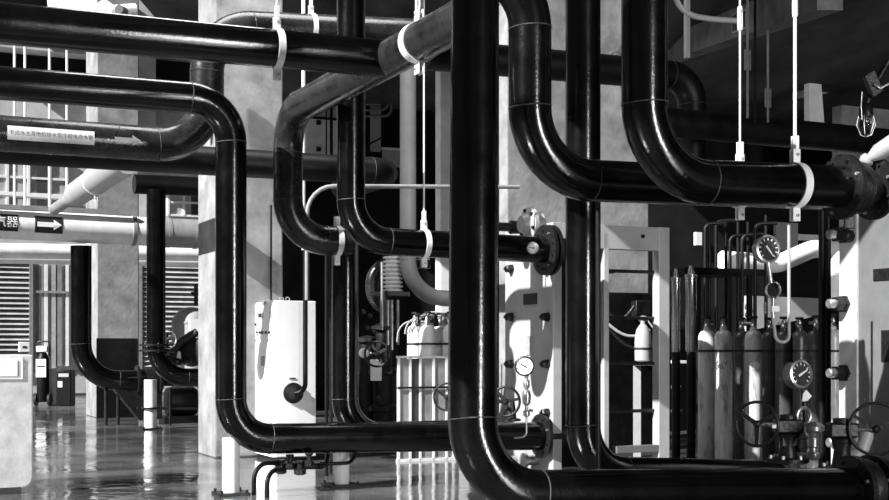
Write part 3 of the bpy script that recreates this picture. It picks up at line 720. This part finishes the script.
put(P3, 770, 14.5, 'dark cylinder just right of the lozenge-marked one', GR, 1.6)
put(P3, 784, 14.1, 'dark cylinder behind the left edge of the low glass gauge', GR, 2.2)
put(P3, 799.5, 14.4, 'dark cylinder standing directly behind the low glass gauge', GR, 4)
put(P3, 816, 13.6, 'dark cylinder just right of the low glass gauge', GR, 3)
put(P1, 833, 13.2, 'worn cylinder close beside the right exchanger plate', GR, 3.6)
def curved(vf, root, z, name, m, r=.094, ang=-math.pi / 2 - .12):
    mb = MB(); L0 = root.location
    mb.add([L0 + Vector((math.cos(ang + v.x / r) * (r + .002), math.sin(ang + v.x / r) * (r + .002), z + v.y)) for v in vf[0]], vf[1])
    mb.v = [v for v in mb.v]
    rz = root.rotation_euler.z
    o = mb.build(name, m, None, smooth=False)
    o.parent = root; o.location = (0, 0, 0)
    inv = Matrix.Rotation(-rz, 4, 'Z')
    org = ORG[o.name]
    for v in o.data.vertices: v.co = inv @ (v.co + org - L0)
    return o
curved(text_mesh('氮气', .10), c_b, 1.10, 'characters', 'ink')
curved(([Vector(v) for v in [(-.08, 0, 0), (-.04, -.035, 0), (0, -.045, 0), (.04, -.035, 0), (.08, 0, 0), (.04, .035, 0), (0, .045, 0), (-.04, .035, 0)]], [(0, 1, 7), (1, 2, 6, 7), (2, 3, 5, 6), (3, 4, 5)]), c_d, 1.10, 'lozenge_patch', 'label')
o = curved(([Vector((.018 * math.cos(a), .018 * math.sin(a), 0)) for a in [k * math.pi / 4 for k in range(8)]], [tuple(range(8))]), c_d, 1.10, 'patch_mark', 'ink', r=.0885)
GC_ = 'white cylinders in the centre rack'
put(P2, 415, 15.2, 'white cylinder, leftmost in the rack left of the foreground riser', GC_, .3)
put(P2, 427.5, 15.0, 'white cylinder, second from the left in the centre rack', GC_, 1.1)
put(P2, 440, 15.25, 'white cylinder, third from the left in the centre rack', GC_, 2)
put(P2, 451, 14.9, 'white cylinder at the edge of the foreground riser', GC_, 3)
# black casing added in place of the shadow behind the exchanger frame
rt = thing('shade_casing', 'low black casing with slack cables, added for the shadow seen through the exchanger frame', 'shade casing', FL(630, 16.0))
q = FL(604, 15.75); MB().ubox(q, slide(q, 662, U), .35, 0, H + (HY - 292) * 15.75 / F).build('shade_casing_body', 'dull', rt, bevel=.02)
MB().ubox(UP(q, 631) - V * .12, .22, .12, P(0, 318, 15.7).z, P(0, 300, 15.7).z).build('added_terminal_box', 'iron', rt, bevel=.01)
for k, (x0, y0, x1, y1) in enumerate([(608, 312, 634, 306), (606, 322, 650, 330), (610, 330, 652, 345)]):
    a, b = P(x0, y0, 15.6), P(x1, y1, 15.6); MB().sweep([a.lerp(b, t / 8) - Z * .12 * math.sin(math.pi * t / 8) for t in range(9)], .018, 8).build('cable', 'greymark' if k == 1 else 'iron', rt)
# small lone cylinder on its stand
lone = thing('fire_suppression_bottle', 'lone rounded silver bottle on a narrow stand inside the exchanger frame', 'cylinder', P(643, 362, 15.1), None)
zb = P(643, 362, 15.2)
MB().lathe(zb, Z, [(.06, 0), (.098, .02), (.1, .12), (.1, .22), (.096, .3), (.08, .38), (.05, .43), (.03, .45), (.03, .5), (.045, .5), (.045, .54), (.02, .55)], 28).build('body', 'plate', lone)
MB().ring(zb + Z * .16, Z, [(.1, -.012), (.107, -.012), (.107, .012), (.1, .012)], 28).build('retaining_band', 'rubber', lone)
MB().cyl(zb + Z * .5 - Vector((.05, 0, 0)), zb + Z * .5 + Vector((.05, 0, 0)), .02, n=8).build('valve', 'steel', lone)
sw = thing('bottle_stand', 'narrow pale stand carrying the lone silver bottle', 'stand', FL(640, 15.2))
MB().obox(FL(643, 15.2) + Z * (zb.z - .02), Vector((.12, 0, 0)), Vector((0, .12, 0)), Z * .02).build('top_plate', 'plate', sw, bevel=.004)
MB().obox(FL(637, 15.2) + Z * (zb.z - .04) / 2, Vector((.04, 0, 0)), Vector((0, .04, 0)), Z * (zb.z - .04) / 2).build('post', 'plate', sw)
conduit('short curved hose leaving the lone silver bottle', [zb + Z * .5 + Vector((.05, 0, 0)), P(655, 330, 15.2), P(658, 350, 15.1)], .012, .1, 'greymark')
# rack in front of the white cylinders
rk = thing('cylinder_rack', 'pale panelled rack in front of the white cylinders', 'rack', FL(398, 14.6))
rp = FL(397, 14.5); rl = slide(rp, 456, U); zr = P(397, 356, 14.5).z
for px in (398, 409.5, 419.5, 433, 446):
    q = UP(rp, px); MB().ubox(q, .026, .03, 0, zr).build('post', 'cab', rk, smooth=False)
for x0, x1, m in ((400.5, 408.5, 'grey2'), (411, 419, 'slatd'), (422, 432, 'grey2'), (435, 445, 'grey2')):
    q = UP(rp, x0) + V * .012; MB().ubox(q, slide(q, x1, U), .01, .02, zr - .03).build('panel', m, rk, smooth=False)
MB().ubox(rp, rl, .03, zr - .025, zr).build('top_rail', 'cab', rk, smooth=False)
MB().ubox(rp, rl, .03, 0, .03).build('bottom_rail', 'cab', rk, smooth=False)
MB().ubox(rp - V * .015, rl * .85, .012, zr * .69, zr * .71).build('chain_rail', 'iron', rk, smooth=False)
rt = thing('wheel_valve', 'thin dark handwheel half hidden at the left edge of the foreground riser', 'handwheel', P(447, 410, 14.2))
wheel(rt, P(447, 397, 14.2), Vector((-.2, -.97, 0)), S(13.5, 14.2), .012, 3, stem=.25)
rt = thing('stub_valve', 'dark handwheel peeking out right of the foreground riser above the low stub', 'valve', P(505, 420, 11.6))
wheel(rt, P(505.5, 401.5, 11.5), Vector((-.25, -.95, 0)), S(14.5, 11.5), .012, 3, stem=0, a0=.2)
MB().cyl(P(505.5, 401.5, 11.5), P(508, 402, 11.5) + V * .25, .018, n=8).build('stem', 'iron', rt)
MB().lathe(P(511, 421, 11.75), Z, [(.09, 0), (.09, .02), (.05, .03), (.045, .10), (.03, .2)], 16).build('bonnet', 'iron', rt)
# hoses and regulators over the white cylinders
for i, (x0, y0, x1, y1) in enumerate([(397, 342, 428, 322), (405, 334, 434, 318), (411, 332, 441, 316), (417, 330, 447, 313)]):
    a = P(x0, y0, 15.1); b = P(x1, y1, 15.1); md = P(x0 + 2, y1 - 2, 15.1)
    conduit(['outermost looped hose left of the white cylinders', 'second looped hose above the white cylinders', 'third looped hose above the white cylinders', 'innermost looped hose above the white cylinders'][i], [a, md, b], .010, .18, 'greymark', name='hose', cat='hose', group='hoses over the centre cylinders')
rt = thing('gas_manifold', 'cluttered bright gas manifold above the white cylinders', 'manifold', P(420, 324, 15.0))
MB().cyl(P(412, 326, 15.0), UP(P(412, 326, 15.0), 458, 323), .02, n=10).build('header', 'cream', rt)
MB().cyl(P(418, 317, 15.0), UP(P(418, 317, 15.0), 458, 315), .014, n=10).build('header', 'steel', rt)
for px in (418, 427, 436, 445):
    q = P(px, 322, 14.97); MB().lathe(q - Z * .05, Z, [(.02, 0), (.035, .02), (.03, .07), (.018, .09), (.018, .13), (.05, .135), (.05, .15)], 12).build('regulator', 'steel' if px % 2 else 'iron', rt)

# ------------------------------------------------------------------ machines in the dark centre
rt = thing('pump_set', 'dark pump and valve stack with a handwheel right of the black riser', 'pump', FL(378, 15.6))
q = FL(384, 15.8)
MB().lathe(q, Z, [(.2, 0), (.2, .05), (.13, .08), (.13, .5), (.19, .52), (.19, .57), (.13, .6), (.15, .95), (.19, .97), (.19, 1.02), (.1, 1.06), (.1, 1.5), (.16, 1.52), (.16, 1.56), (.05, 1.6), (.05, 2.0)], 24).build('body', 'iron', rt)
MB().lathe(FL(367, 16.0), Z, [(.14, 0), (.14, .9), (.1, 1.0), (.1, 1.35), (.15, 1.37), (.15, 1.42), (.02, 1.45)], 20).build('motor', 'iron', rt)
wheel(rt, P(377, 354, 15.3), Vector((-.2, -.97, .05)), S(12.5, 15.3), .014, 4, stem=.3)
MB().obox(P(376, 370, 15.5), Vector((.07, 0, 0)), Vector((0, .03, 0)), Z * .13).build('bright_plate', 'label', rt, bevel=.01)
MB().lathe(P(364, 353, 15.5), Vector((0, -1, 0)), [(.06, 0), (.06, .1), (.05, .12)], 16).build('bright_cap', 'label', rt)
for px, y0, y1 in ((382, 262, 330), (388, 300, 345), (392, 300, 350), (398, 300, 345)):
    MB().cyl(P(px, y0, 15.5), P(px, y1, 15.5), .016, n=8).build('tube', 'steel' if px % 3 else 'dull', rt)
for px, py in ((368, 328), (374, 331), (371, 316), (364, 312), (388, 328), (391, 372), (379, 398)):
    MB().lathe(P(px, py, 15.4), Vector((-.2, -.97, 0)), [(.022, 0), (.03, .02), (.03, .05), (.015, .06)], 8).build('fitting', 'iron', rt)
MB().ubox(FL(352, 15.9), .75, .4, 0, .16).build('base_frame', 'iron', rt)
MB().ubox(FL(352, 15.2), .8, .05, .33, .37).build('front_rail', 'grey2', rt)
fb = thing('ribbed_cooler', 'pale ribbed drum between the hooked pipe and the dropping pipe', 'cooler', P(391, 290, 17.2))
pr_ = []
for k in range(9): pr_ += [(.10, k * .055), (.135, k * .055 + .008), (.135, k * .055 + .03), (.10, k * .055 + .038)]
MB().lathe(P(393, 292, 17.2), Z, pr_, 28).build('ribbed_drum', 'cream', fb)
MB().obox(P(390, 294, 17.1), Vector((.26, 0, 0)), Vector((0, .2, 0)), Z * .02).build('shelf', 'plated', fb)
MB().cyl(FL(393, 17.3), P(393, 296, 17.3), .05, n=12).build('stand_post', 'iron', fb)
MB().lathe(P(393, 258, 17.2), Z, [(.12, 0), (.13, .03), (.06, .08)], 20).build('cap', 'iron', fb)
# small pale conduits bending up at top centre
def YW(px): return UP(FL(283, 27.0), px).y
def YR(px): return UP(FL(640, 20.2), px).y
for i in range(3):
    x = 376 + i * 3.2; y = 104 + i * 6; Y = YW(376) - .35
    conduit(['pale small tube bend at top centre, uppermost', 'pale small tube bend at top centre, middle', 'pale small tube bend at top centre, lowest'][i], [P(352, y, Y), P(x + 9, y, Y), P(x + 9, 20, Y)], .03, .16, 'plated', group='small tube bends at top centre')
for i, (a, b, r) in enumerate([((366, 146), (436, 108), .02), ((303, 139), (340, 142), .012), ((331, 60), (331, 160), .03), ((326, 60), (326, 158), .02), ((286, 70), (286, 108), .012), ((291, 70), (291, 106), .012)]):
    conduit(['slanting thin black tube behind the slanting pipe', 'thin dark wire on the light wall left of the riser', 'thin dark standing tube left of the riser, wider one', 'thin dark standing tube left of the riser, slimmer one', 'faint thin tube at the near column edge, left one', 'faint thin tube at the near column edge, right one'][i], [P(a[0], a[1], YW(a[0]) - .12), P(b[0], b[1], YW(b[0]) - .12)], r * 1.35, .1, 'dull')

def wallpanel(name, label, x0, x1, y0, y1, Y, m, t=.06, cat='panel'):
    Y = (YW(x0) if x0 < 500 else YR(x0)) - (.14 if cat != 'box' else .20)
    a = P(x0, y1, Y); l = slide(a, x1, U); z1 = H + (HY - y0) * Y / F
    return tag(MB().ubox(a, l, t, a.z, z1).build(name, m, smooth=False), label, cat)
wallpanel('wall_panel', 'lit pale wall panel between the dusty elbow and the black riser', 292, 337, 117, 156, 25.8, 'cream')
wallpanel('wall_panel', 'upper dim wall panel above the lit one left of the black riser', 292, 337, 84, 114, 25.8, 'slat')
wallpanel('switch_box', 'small dark box on the lit pale wall panel, upper one', 317, 321, 120, 124.5, 25.6, 'iron', cat='box')
wallpanel('switch_box', 'small dark box on the lit pale wall panel, lower one', 317, 321, 147, 151, 25.6, 'iron', cat='box')
wallpanel('corrugated_panel', 'grey ribbed panel behind the dropping pale pipe', 383, 403, 149, 166, 24.5, 'slat')
wallpanel('duct', 'pale upright duct left of the dropping pale pipe', 371, 381, 104, 151, 23.5, 'plate', cat='duct')
wallpanel('duct', 'thin bright ledge above the ribbed panel', 382, 403, 147, 149.5, 24.3, 'cream', cat='ledge')
# compressor seen left of the near column
rt = thing('air_receiver', 'grey domed upright tank left of the near column', 'tank', FL(191, 25))
q = FL(191, 25); rr = S(19, 25); z0_ = .25; z1_ = P(191, 324, 25).z
MB().lathe(q + Z * z0_, Z, [(rr * .5, 0), (rr, .15), (rr, z1_ - z0_)] + [(max(.01, rr * math.cos(a)), z1_ - z0_ + S(20, 25) * math.sin(a) * .85) for a in [math.pi / 2 * k / 8 for k in range(1, 9)]], 32).build('shell', 'plate', rt)
MB().ring(q + Z * (z1_ + .02), Z, [(rr, -.02), (rr + .012, -.02), (rr + .012, .02), (rr, .02)], 32).build('seam_band', 'greymark', rt)
for k in range(3):
    a = k * 2.1; e = Vector((math.cos(a), math.sin(a), 0)); MB().cyl(q + e * rr * .8, q + e * rr * .8 + Z * .5, .04, n=8).build('leg', 'iron', rt)
MB().cyl(P(196, 305, 24.9), P(196, 285, 24.9), .04, n=10).build('top_nozzle', 'iron', rt); MB().lathe(P(196, 295, 24.9), Z, [(.1, 0), (.1, .06)], 12).build('nozzle_flange', 'iron', rt)
MB().obox(P(196, 325, 23.9), U * .12, V * .06, Z * .11).build('gauge_box', 'label', rt)
rt = thing('compressor', 'dark compressor with pale fittings in front of the domed tank', 'compressor', FL(186, 22.8))
q = FL(190, 22.8)
MB().lathe(q - U * .45 + Z * .35, U, [(.1, 0), (.24, .03), (.26, .1), (.26, .5), (.22, .56), (.1, .6), (.1, .7)], 24).build('housing', 'iron', rt)
MB().lathe(P(193, 352, 22.6), Vector((-.3, -.95, 0)), [(.24, 0), (.26, .02), (.26, .08), (.2, .1), (.05, .11)], 28).build('fan_cover', 'iron', rt)
MB().obox(P(173, 360, 22.6), U * .14, V * .1, Z * .16).build('pale_block', 'cream', rt, bevel=.03)
MB().lathe(P(176, 365, 22.4), Z, [(.09, 0), (.13, .03), (.13, .08), (.06, .12)], 16).build('dark_cap', 'iron', rt)
MB().sweep([P(172, 362, 22.5), P(174, 350, 22.5), P(181, 342, 22.5), P(190, 336, 22.5), P(197, 332, 22.5)], .07, 12).build('hose', 'rubber', rt)
MB().ubox(q - U * .5 - V * .25, 1.0, .5, .0, .1).build('skid', 'iron', rt)
a = P(137, 408, 21.2); rail('low black rail behind the collared post left of the near column', a, UP(a, 204, 409), .025, 'iron')
q = P(170, 408, 21.4); rail('thin black stanchion standing right of the collared post', FL(170, 21.4), P(170, 388, 21.4), .02, 'iron', name='stanchion')
# trolley extinguisher, bin box
ye = 29
s_ = lambda w: S(w, ye)
rt = thing('wheeled_extinguisher', 'black wheeled extinguisher with a white label against the far left wall', 'extinguisher', FL(43, ye))
q = FL(43, ye); zz = lambda py: P(43, py, ye).z
MB().lathe(Vector((q.x, q.y, .08)), Z, [(s_(5), 0), (s_(6), .05), (s_(6), zz(358) - .1), (s_(4), zz(354) - .08), (s_(1.5), zz(350) - .08)], 24).build('body', 'dull', rt)
MB().obox(Vector((q.x, q.y - s_(6) - .01, (zz(359) + zz(377)) / 2)), Vector((s_(5), 0, 0)), Vector((0, .01, 0)), Z * (zz(359) - zz(377)) / 2).build('label', 'label', rt)
MB().obox(Vector((q.x, q.y - s_(6) - .022, zz(366.3))), Vector((s_(4), 0, 0)), Vector((0, .004, 0)), Z * .015).build('label_stripe', 'ink', rt)
MB().obox(Vector((q.x, q.y - .05, zz(349))), Vector((s_(5.5), 0, 0)), Vector((0, .06, 0)), Z * s_(3)).build('valve_head', 'cream', rt, bevel=.02)
hm = MB(); hm.sweep([P(37.5, 356, ye), P(37.5, 343, ye), P(39, 341.5, ye), P(48, 341.5, ye), P(49.5, 343, ye), P(49.5, 356, ye)], .018, 8); hm.build('handle', 'iron', rt)
for s in (-1, 1): MB().lathe(Vector((q.x + s * s_(6.5) - s * .02, q.y, .14)), Vector((s, 0, 0)), [(.14, 0), (.14, .05)], 20).build('wheel', 'rubber', rt)
rt = thing('waste_box', 'black box with two white labels standing right of the wheeled extinguisher', 'box', FL(66, ye))
q = FL(66, ye); MB().obox(Vector((q.x, q.y, zz(370) / 2)), Vector((s_(7.3), 0, 0)), Vector((0, .18, 0)), Z * zz(370) / 2).build('body', 'dull', rt, bevel=.02)
MB().obox(Vector((q.x, q.y - .185, zz(375))), Vector((s_(5), 0, 0)), Vector((0, .006, 0)), Z * s_(1.7)).build('label', 'slat', rt)
MB().obox(Vector((q.x - s_(3.5), q.y - .185, zz(384))), Vector((s_(2.2), 0, 0)), Vector((0, .006, 0)), Z * s_(3)).build('label', 'label', rt)
q = FL(54, ye + .3); tag(MB().obox(Vector((q.x, q.y, zz(369) / 2)), Vector((s_(4), 0, 0)), Vector((0, .15, 0)), Z * zz(369) / 2).build('plinth_box', 'cream', bevel=.02), 'pale low box between the extinguisher and the black box', 'box')
rt = thing('junction_box', 'small white box on the louvred shutter at far left', 'box', P(24, 352, 28.8)); MB().obox(P(24, 347, 29), U * s_(5), V * .1, Z * s_(5)).build('body', 'white', rt, bevel=.01); MB().obox(P(24, 347, 29) - V * .105, U * s_(2), V * .004, Z * s_(1)).build('mark', 'ink', rt)

# ------------------------------------------------------------------ pale housing in the lower left corner
yh = 11.35
hb = FL(33, yh); lh_ = 1.6; zt = P(33, 355, yh).z
rt = thing('equipment_housing', 'pale rounded housing filling the lower left corner, with a framed plate', 'housing', hb - U * .5)
poly = [(-lh_, .05)] + [(-.10 + .10 * math.sin(a), .15 - .10 * math.cos(a)) for a in [k * math.pi / 16 for k in range(9)]] + [(0, zt), (-lh_, zt)]
MB().prism(poly, hb, U, Z, V * .8).build('shell', 'paleg', rt, bevel=.012, smooth=False)
MB().ubox(hb - U * lh_, lh_ - .1, .7, 0, .06).build('skirt', 'ink', rt)
fa = UP(hb, -30); fb_ = UP(hb, 22.5)
def hz(py, px=10): q = UP(hb, px); return H + (HY - py) * q.y / F
L_ = (fb_ - fa).dot(U)
MB().ubox(fa - V * .012, L_, .012, hz(379), hz(358)).build('frame_plate', 'cab', rt, smooth=False)
MB().ubox(fa + U * .03 - V * .016, L_ - .06, .006, hz(376.5), hz(360.5)).build('inset_line', 'greymark', rt, smooth=False)
MB().ubox(fa + U * .03 - V * .020, L_ - .075, .006, hz(376), hz(361)).build('inset', 'cab', rt, smooth=False)

# ------------------------------------------------------------------ small tubes and valves under the low run
conduit('black small tube rising from the floor left of the little valves, rear one', [FL(254, 11.25), P(254, 463, 11.25), P(282, 463, 11.45)], .021, .14, 'dull')
conduit('black small tube rising from the floor left of the little valves, front one', [FL(267, 11.0), P(267, 470, 11.0), P(284, 470, 11.2)], .021, .12, 'dull')
rt = thing('valve_manifold', 'cluster of little black valves hanging beneath the low black run', 'valve', P(296, 474, 11.4))
MB().cyl(P(276, 467, 11.4), P(322, 466, 11.6), .028, n=12).build('body', 'iron', rt)
for px, py, r in ((281, 470, .05), (290, 465, .045), (300, 471, .055), (309, 463, .045)):
    MB().lathe(P(px, py + 4, 11.4), Z, [(r * .6, 0), (r, .01), (r, .05), (r * .5, .06), (r * .5, .1), (r * .8, .11), (r * .8, .13)], 10).build('valve_body', 'iron', rt)
MB().cyl(P(287, 460, 11.45), P(313, 459, 11.5), .012, n=8).build('bar', 'iron', rt)
conduit('bent black tube between the little valves and the white post', [P(318, 467, 11.5), P(326, 467, 11.5), P(328, 455, 11.6)], .016, .06, 'dull')
conduit('long black tube from the little valves past the white post', [P(320, 464, 11.55), P(350, 463, 11.65), P(357, 453, 11.8)], .017, .1, 'dull')

# ------------------------------------------------------------------ right background clutter
GT = 'thin black tubes behind the round gauges'
spec = [(705, 224, 272, 16), (709, 228, 272, 16.05), (716, 221, 300, 16.2), (726, 221, 300, 16.3), (730, 236, 340, 15.6), (738, 222, 340, 15.8), (742, 235, 345, 15.4), (748, 222, 340, 15.7), (755, 224, 340, 15.0), (766, 215, 330, 15.2)]
for i, (px, y0, y1, Y) in enumerate(spec):
    pts = [FL(px, Y), P(px, y0, Y)]
    if i % 2 == 0: pts.append(P(px + 22, y0 - 1, Y))
    conduit('thin black tube standing among others behind the round gauges', pts, .022, .08, 'dull', group=GT)
for i, (px, Y, r) in enumerate([(822, 12.6, .035), (828, 12.7, .03)]):
    conduit(['black standing tube left of the right exchanger plate, left of two', 'black standing tube left of the right exchanger plate, right of two'][i], [P(px, 210, Y), FL(px, Y)], r, .1, 'dull')
a = P(672, 272, 15.4); PLT = barbox('platform', 'dark narrow platform edge behind the exchanger frame and thin tubes', 'platform', a, UP(a, 756, 274), .5, .085, 'dull')
for px in (700, 752):
    q = UP(a, px); ORG[PLT.name] = PLT.location.copy(); MB().cyl(Vector((q.x, q.y + .1, 0)), Vector((q.x, q.y + .1, a.z - .03)), .03, n=8).build('leg', 'dull', PLT)
for i, (px, w, y0, y1) in enumerate([(676, 8.5, 281, 352), (691, 11, 278, 350)]):
    rt = thing('filter_vessel', ['slim polished steel vessel beside the exchanger end post', 'wider polished steel vessel, right of the slim one'][i], 'vessel', FL(px, 14.6), 'polished vessels')
    b = FL(px, 14.6); zt = P(px, y0, 14.6).z; zb_ = P(px, y1, 14.6).z; r = S(w, 14.6) / 2
    MB().lathe(Vector((b.x, b.y, zb_)), Z, [(r * .5, -.05), (r, 0), (r, zt - zb_)], 28).build('shell', 'chrome', rt)
    MB().lathe(Vector((b.x, b.y, zt)), Z, [(r * 1.15, 0), (r * 1.15, .04), (r * .6, .05), (r * .5, .1), (r * .3, .14)], 20).build('head', 'steel', rt)
    MB().cyl(b, Vector((b.x, b.y, zb_)), .05, n=12).build('leg', 'iron', rt)
barn = [(676, 376, 690), (676, 388, 690), (676, 410, 688)]
for i, (x, y, x2) in enumerate([(672, 362, 692), (672, 387, 680), (672, 411, 681), (672, 440, 686)]):
    a = P(x, y, 14.9); barbox('shelf_bracket', ['long pale bracket beside the exchanger end post, uppermost', 'short pale bracket beside the exchanger end post, second down', 'short pale bracket beside the exchanger end post, third down', 'short dim bracket beside the exchanger end post, lowest'][i], 'bracket', a, UP(a, x2, y), .05, .035, 'cream' if i < 3 else 'grey2', group='brackets by the end post')
a = P(748, 314, YR(748) - .16); l = slide(a, 826, U); tag(MB().prism([(0, -.28), (l, 0.02), (l, .28), (0, .30)], a, U, Z, V * .1).build('air_duct', 'plate'), 'grey wedge-shaped duct panel behind the ringed gauge stem', 'panel')
NOT = wallpanel('wall_notice', 'white notice with a round black emblem behind the thin tubes', 743, 752, 303, 319, 16.9, 'label', cat='notice')
qn = P(747.5, 307, YR(747.5) - .18); MB().torus(qn, V, .042, .010, 18, 6).build('emblem', 'ink', NOT)
qn = P(747.5, 315, YR(747.5) - .18); MB().torus(qn, V, .042, .010, 18, 6).build('emblem', 'ink', NOT)
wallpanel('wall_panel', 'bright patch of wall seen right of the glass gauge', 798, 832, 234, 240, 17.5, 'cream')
wallpanel('duct', 'pale upright duct behind the bright hanger clamp rod', 776, 798, 222, 250, 17.0, 'plate', cat='duct')
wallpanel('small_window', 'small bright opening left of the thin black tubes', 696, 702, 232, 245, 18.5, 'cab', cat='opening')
# caged lamp at upper right
rt = thing('caged_lamp', 'glass bulb lamp hanging from a dark bracket at upper right', 'lamp', P(866, 136, 10.5))
q = P(866, 125, 10.5); MB().sphere(q, S(7.5, 10.5), 20, 1.2).build('glass_bulb', 'glass', rt)
MB().lathe(P(866, 117, 10.5), Z, [(.055, 0), (.06, .03), (.05, .09), (.02, .12)], 16).build('socket', 'iron', rt)
for k in range(6):
    a = k * math.pi / 3; e = Vector((math.cos(a), math.sin(a), 0)); MB().sweep([P(866, 116, 10.5) + e * .06, q + e * .078, P(866, 135, 10.5) + e * .045, P(866, 137, 10.5)], .003, 6).build('guard_wire', 'steel', rt)
MB().sweep([P(866, 106, 10.5), P(872, 88, 10.5), P(880, 76, 10.5), P(889, 60, 10.5)], .028, 10).build('bracket_arm', 'iron', rt)
MB().obox(P(873, 84, 10.45), Vector((.045, 0, .03)), Vector((0, .03, 0)), Vector((-.04, 0, .09))).build('junction_block', 'iron', rt, bevel=.01)
MB().sweep([P(874, 84, 10.4), P(880, 88, 10.4), P(890, 83, 10.4), P(900, 82, 10.4)], .012, 8).build('cable', 'steel', rt)
MB().sweep([P(862, 92, 10.4), P(861, 105, 10.4), P(862, 120, 10.4)], .004, 6).build('chain', 'steel', rt)
# grey nozzle over the flange at right edge
q = P(862, 163, 8.3)
rt = thing('nozzle_pipe', 'pale grey stub pipe slanting up over the flange cluster at right', 'pipe', q)
MB().lathe(q, (P(893, 143, 8.2) - q), [(.03, 0), (.045, .02), (.045, .05), (.03, .06), (.055, .12), (.06, .3)], 20).build('stub', 'greymark', rt)
rt = thing('hand_valve', 'small dark valve with tag plates at the right edge below the flange cluster', 'valve', P(849, 232, 8.6))
MB().lathe(P(846, 236, 8.6), Vector((-.8, -.6, 0)), [(.03, -.06), (.045, -.04), (.045, .02), (.035, .03), (.035, .06)], 8).build('body', 'iron', rt)
MB().obox(P(849, 222, 8.6), Vector((.035, 0, 0)), Vector((0, .012, 0)), Z * .045).build('tag_plate', 'iron', rt, bevel=.006)
# cable in conduit and post at top right
cq = [P(673, -8, 9.6), P(680, 8, 9.6), P(692, 16, 9.6), P(712, 19, 9.6), P(740, 21, 9.6)]
tag(MB().sweep([p for k, s in fillet(cq, .3, 6) for p in s][0:1] + [p for k, s in fillet(cq, .3, 6) for p in s[1:]], .022, 12).build('flexible_conduit', 'greymark'), 'grey flexible conduit sagging from the top edge beneath the ceiling', 'conduit')
p = P(687, 58, 12.5); tag(MB().obox(Vector((p.x, p.y, (p.z + 5.0) / 2)), U * .022, V * .022, Z * (5.0 - p.z) / 2).build('drop_post', 'plate'), 'pale square post hanging from the ceiling beside the top right riser', 'post')
# top-left cluster of white brackets
rt = thing('bracket_cluster', 'bright white bracket cluster hung above the uppermost pipe at left', 'bracket', P(100, 14, 14.0))
MB().prism([(-.35, 0), (.2, -.05), (.1, .35), (-.2, .6), (-.38, .6)], P(82, 11, 14), U, Z, V * .08).build('gusset', 'white', rt)
MB().cyl(P(95, 11, 13.9), P(135, 8, 14.2), .05, n=12).build('bar', 'white', rt)
MB().lathe(P(108, 12, 13.8), Vector((-.2, -.97, .0)), [(.09, 0), (.1, .02), (.1, .1), (.06, .12)], 16).build('round_boss', 'white', rt)
MB().lathe(P(124, 12, 13.75), Vector((-.2, -.97, .0)), [(.05, 0), (.05, .12)], 16).build('dark_boss', 'ink', rt)
# ------------------------------------------------------------------ camera, light, world
cam = bpy.data.cameras.new('camera'); co = bpy.data.objects.new('camera', cam); COL.objects.link(co); SC.camera = co
co.location = (0, 0, H); co.rotation_euler = (math.pi / 2, 0, 0)
cam.sensor_width = 36; cam.lens = 36 * F / 889; cam.shift_y = (HY - 250) / 889; cam.clip_end = 200
SC.view_settings.view_transform = 'Standard'; SC.view_settings.look = 'None'; SC.view_settings.gamma = 1; SC.view_settings.exposure = 0.0
w = bpy.data.worlds.new('sky'); SC.world = w; w.use_nodes = True
bg = w.node_tree.nodes['Background']; bg.inputs[0].default_value = (1, 1, 1, 1); bg.inputs[1].default_value = .06
sd_ = bpy.data.lights.new('sun', 'SUN'); so = bpy.data.objects.new('sun', sd_); COL.objects.link(so)
dirn = (U * .93 + V * .24) ; dirn.z = -.62
so.rotation_euler = dirn.to_track_quat('-Z', 'Y').to_euler(); sd_.energy = 11; sd_.angle = .009
def area(name, loc, target, sx, sy, e):
    l = bpy.data.lights.new(name, 'AREA'); l.shape = 'RECTANGLE'; l.size = sx; l.size_y = sy; l.energy = e
    o = bpy.data.objects.new(name, l); COL.objects.link(o); o.location = loc; o.rotation_euler = (Vector(target) - Vector(loc)).to_track_quat('-Z', 'Y').to_euler(); return o
area('added_highlight_fill', (8.0, -3.0, 2.6), (1, 9, 2.2), 1.0, 4.6, 1300)  # unseen area light added for riser highlights and fill at right
area('added_top_glint', (-1.5, 13.4, 7.4), (-1.5, 13.4, 0), 4.5, 1.6, 250)  # unseen overhead area light added for glints along the pipe tops
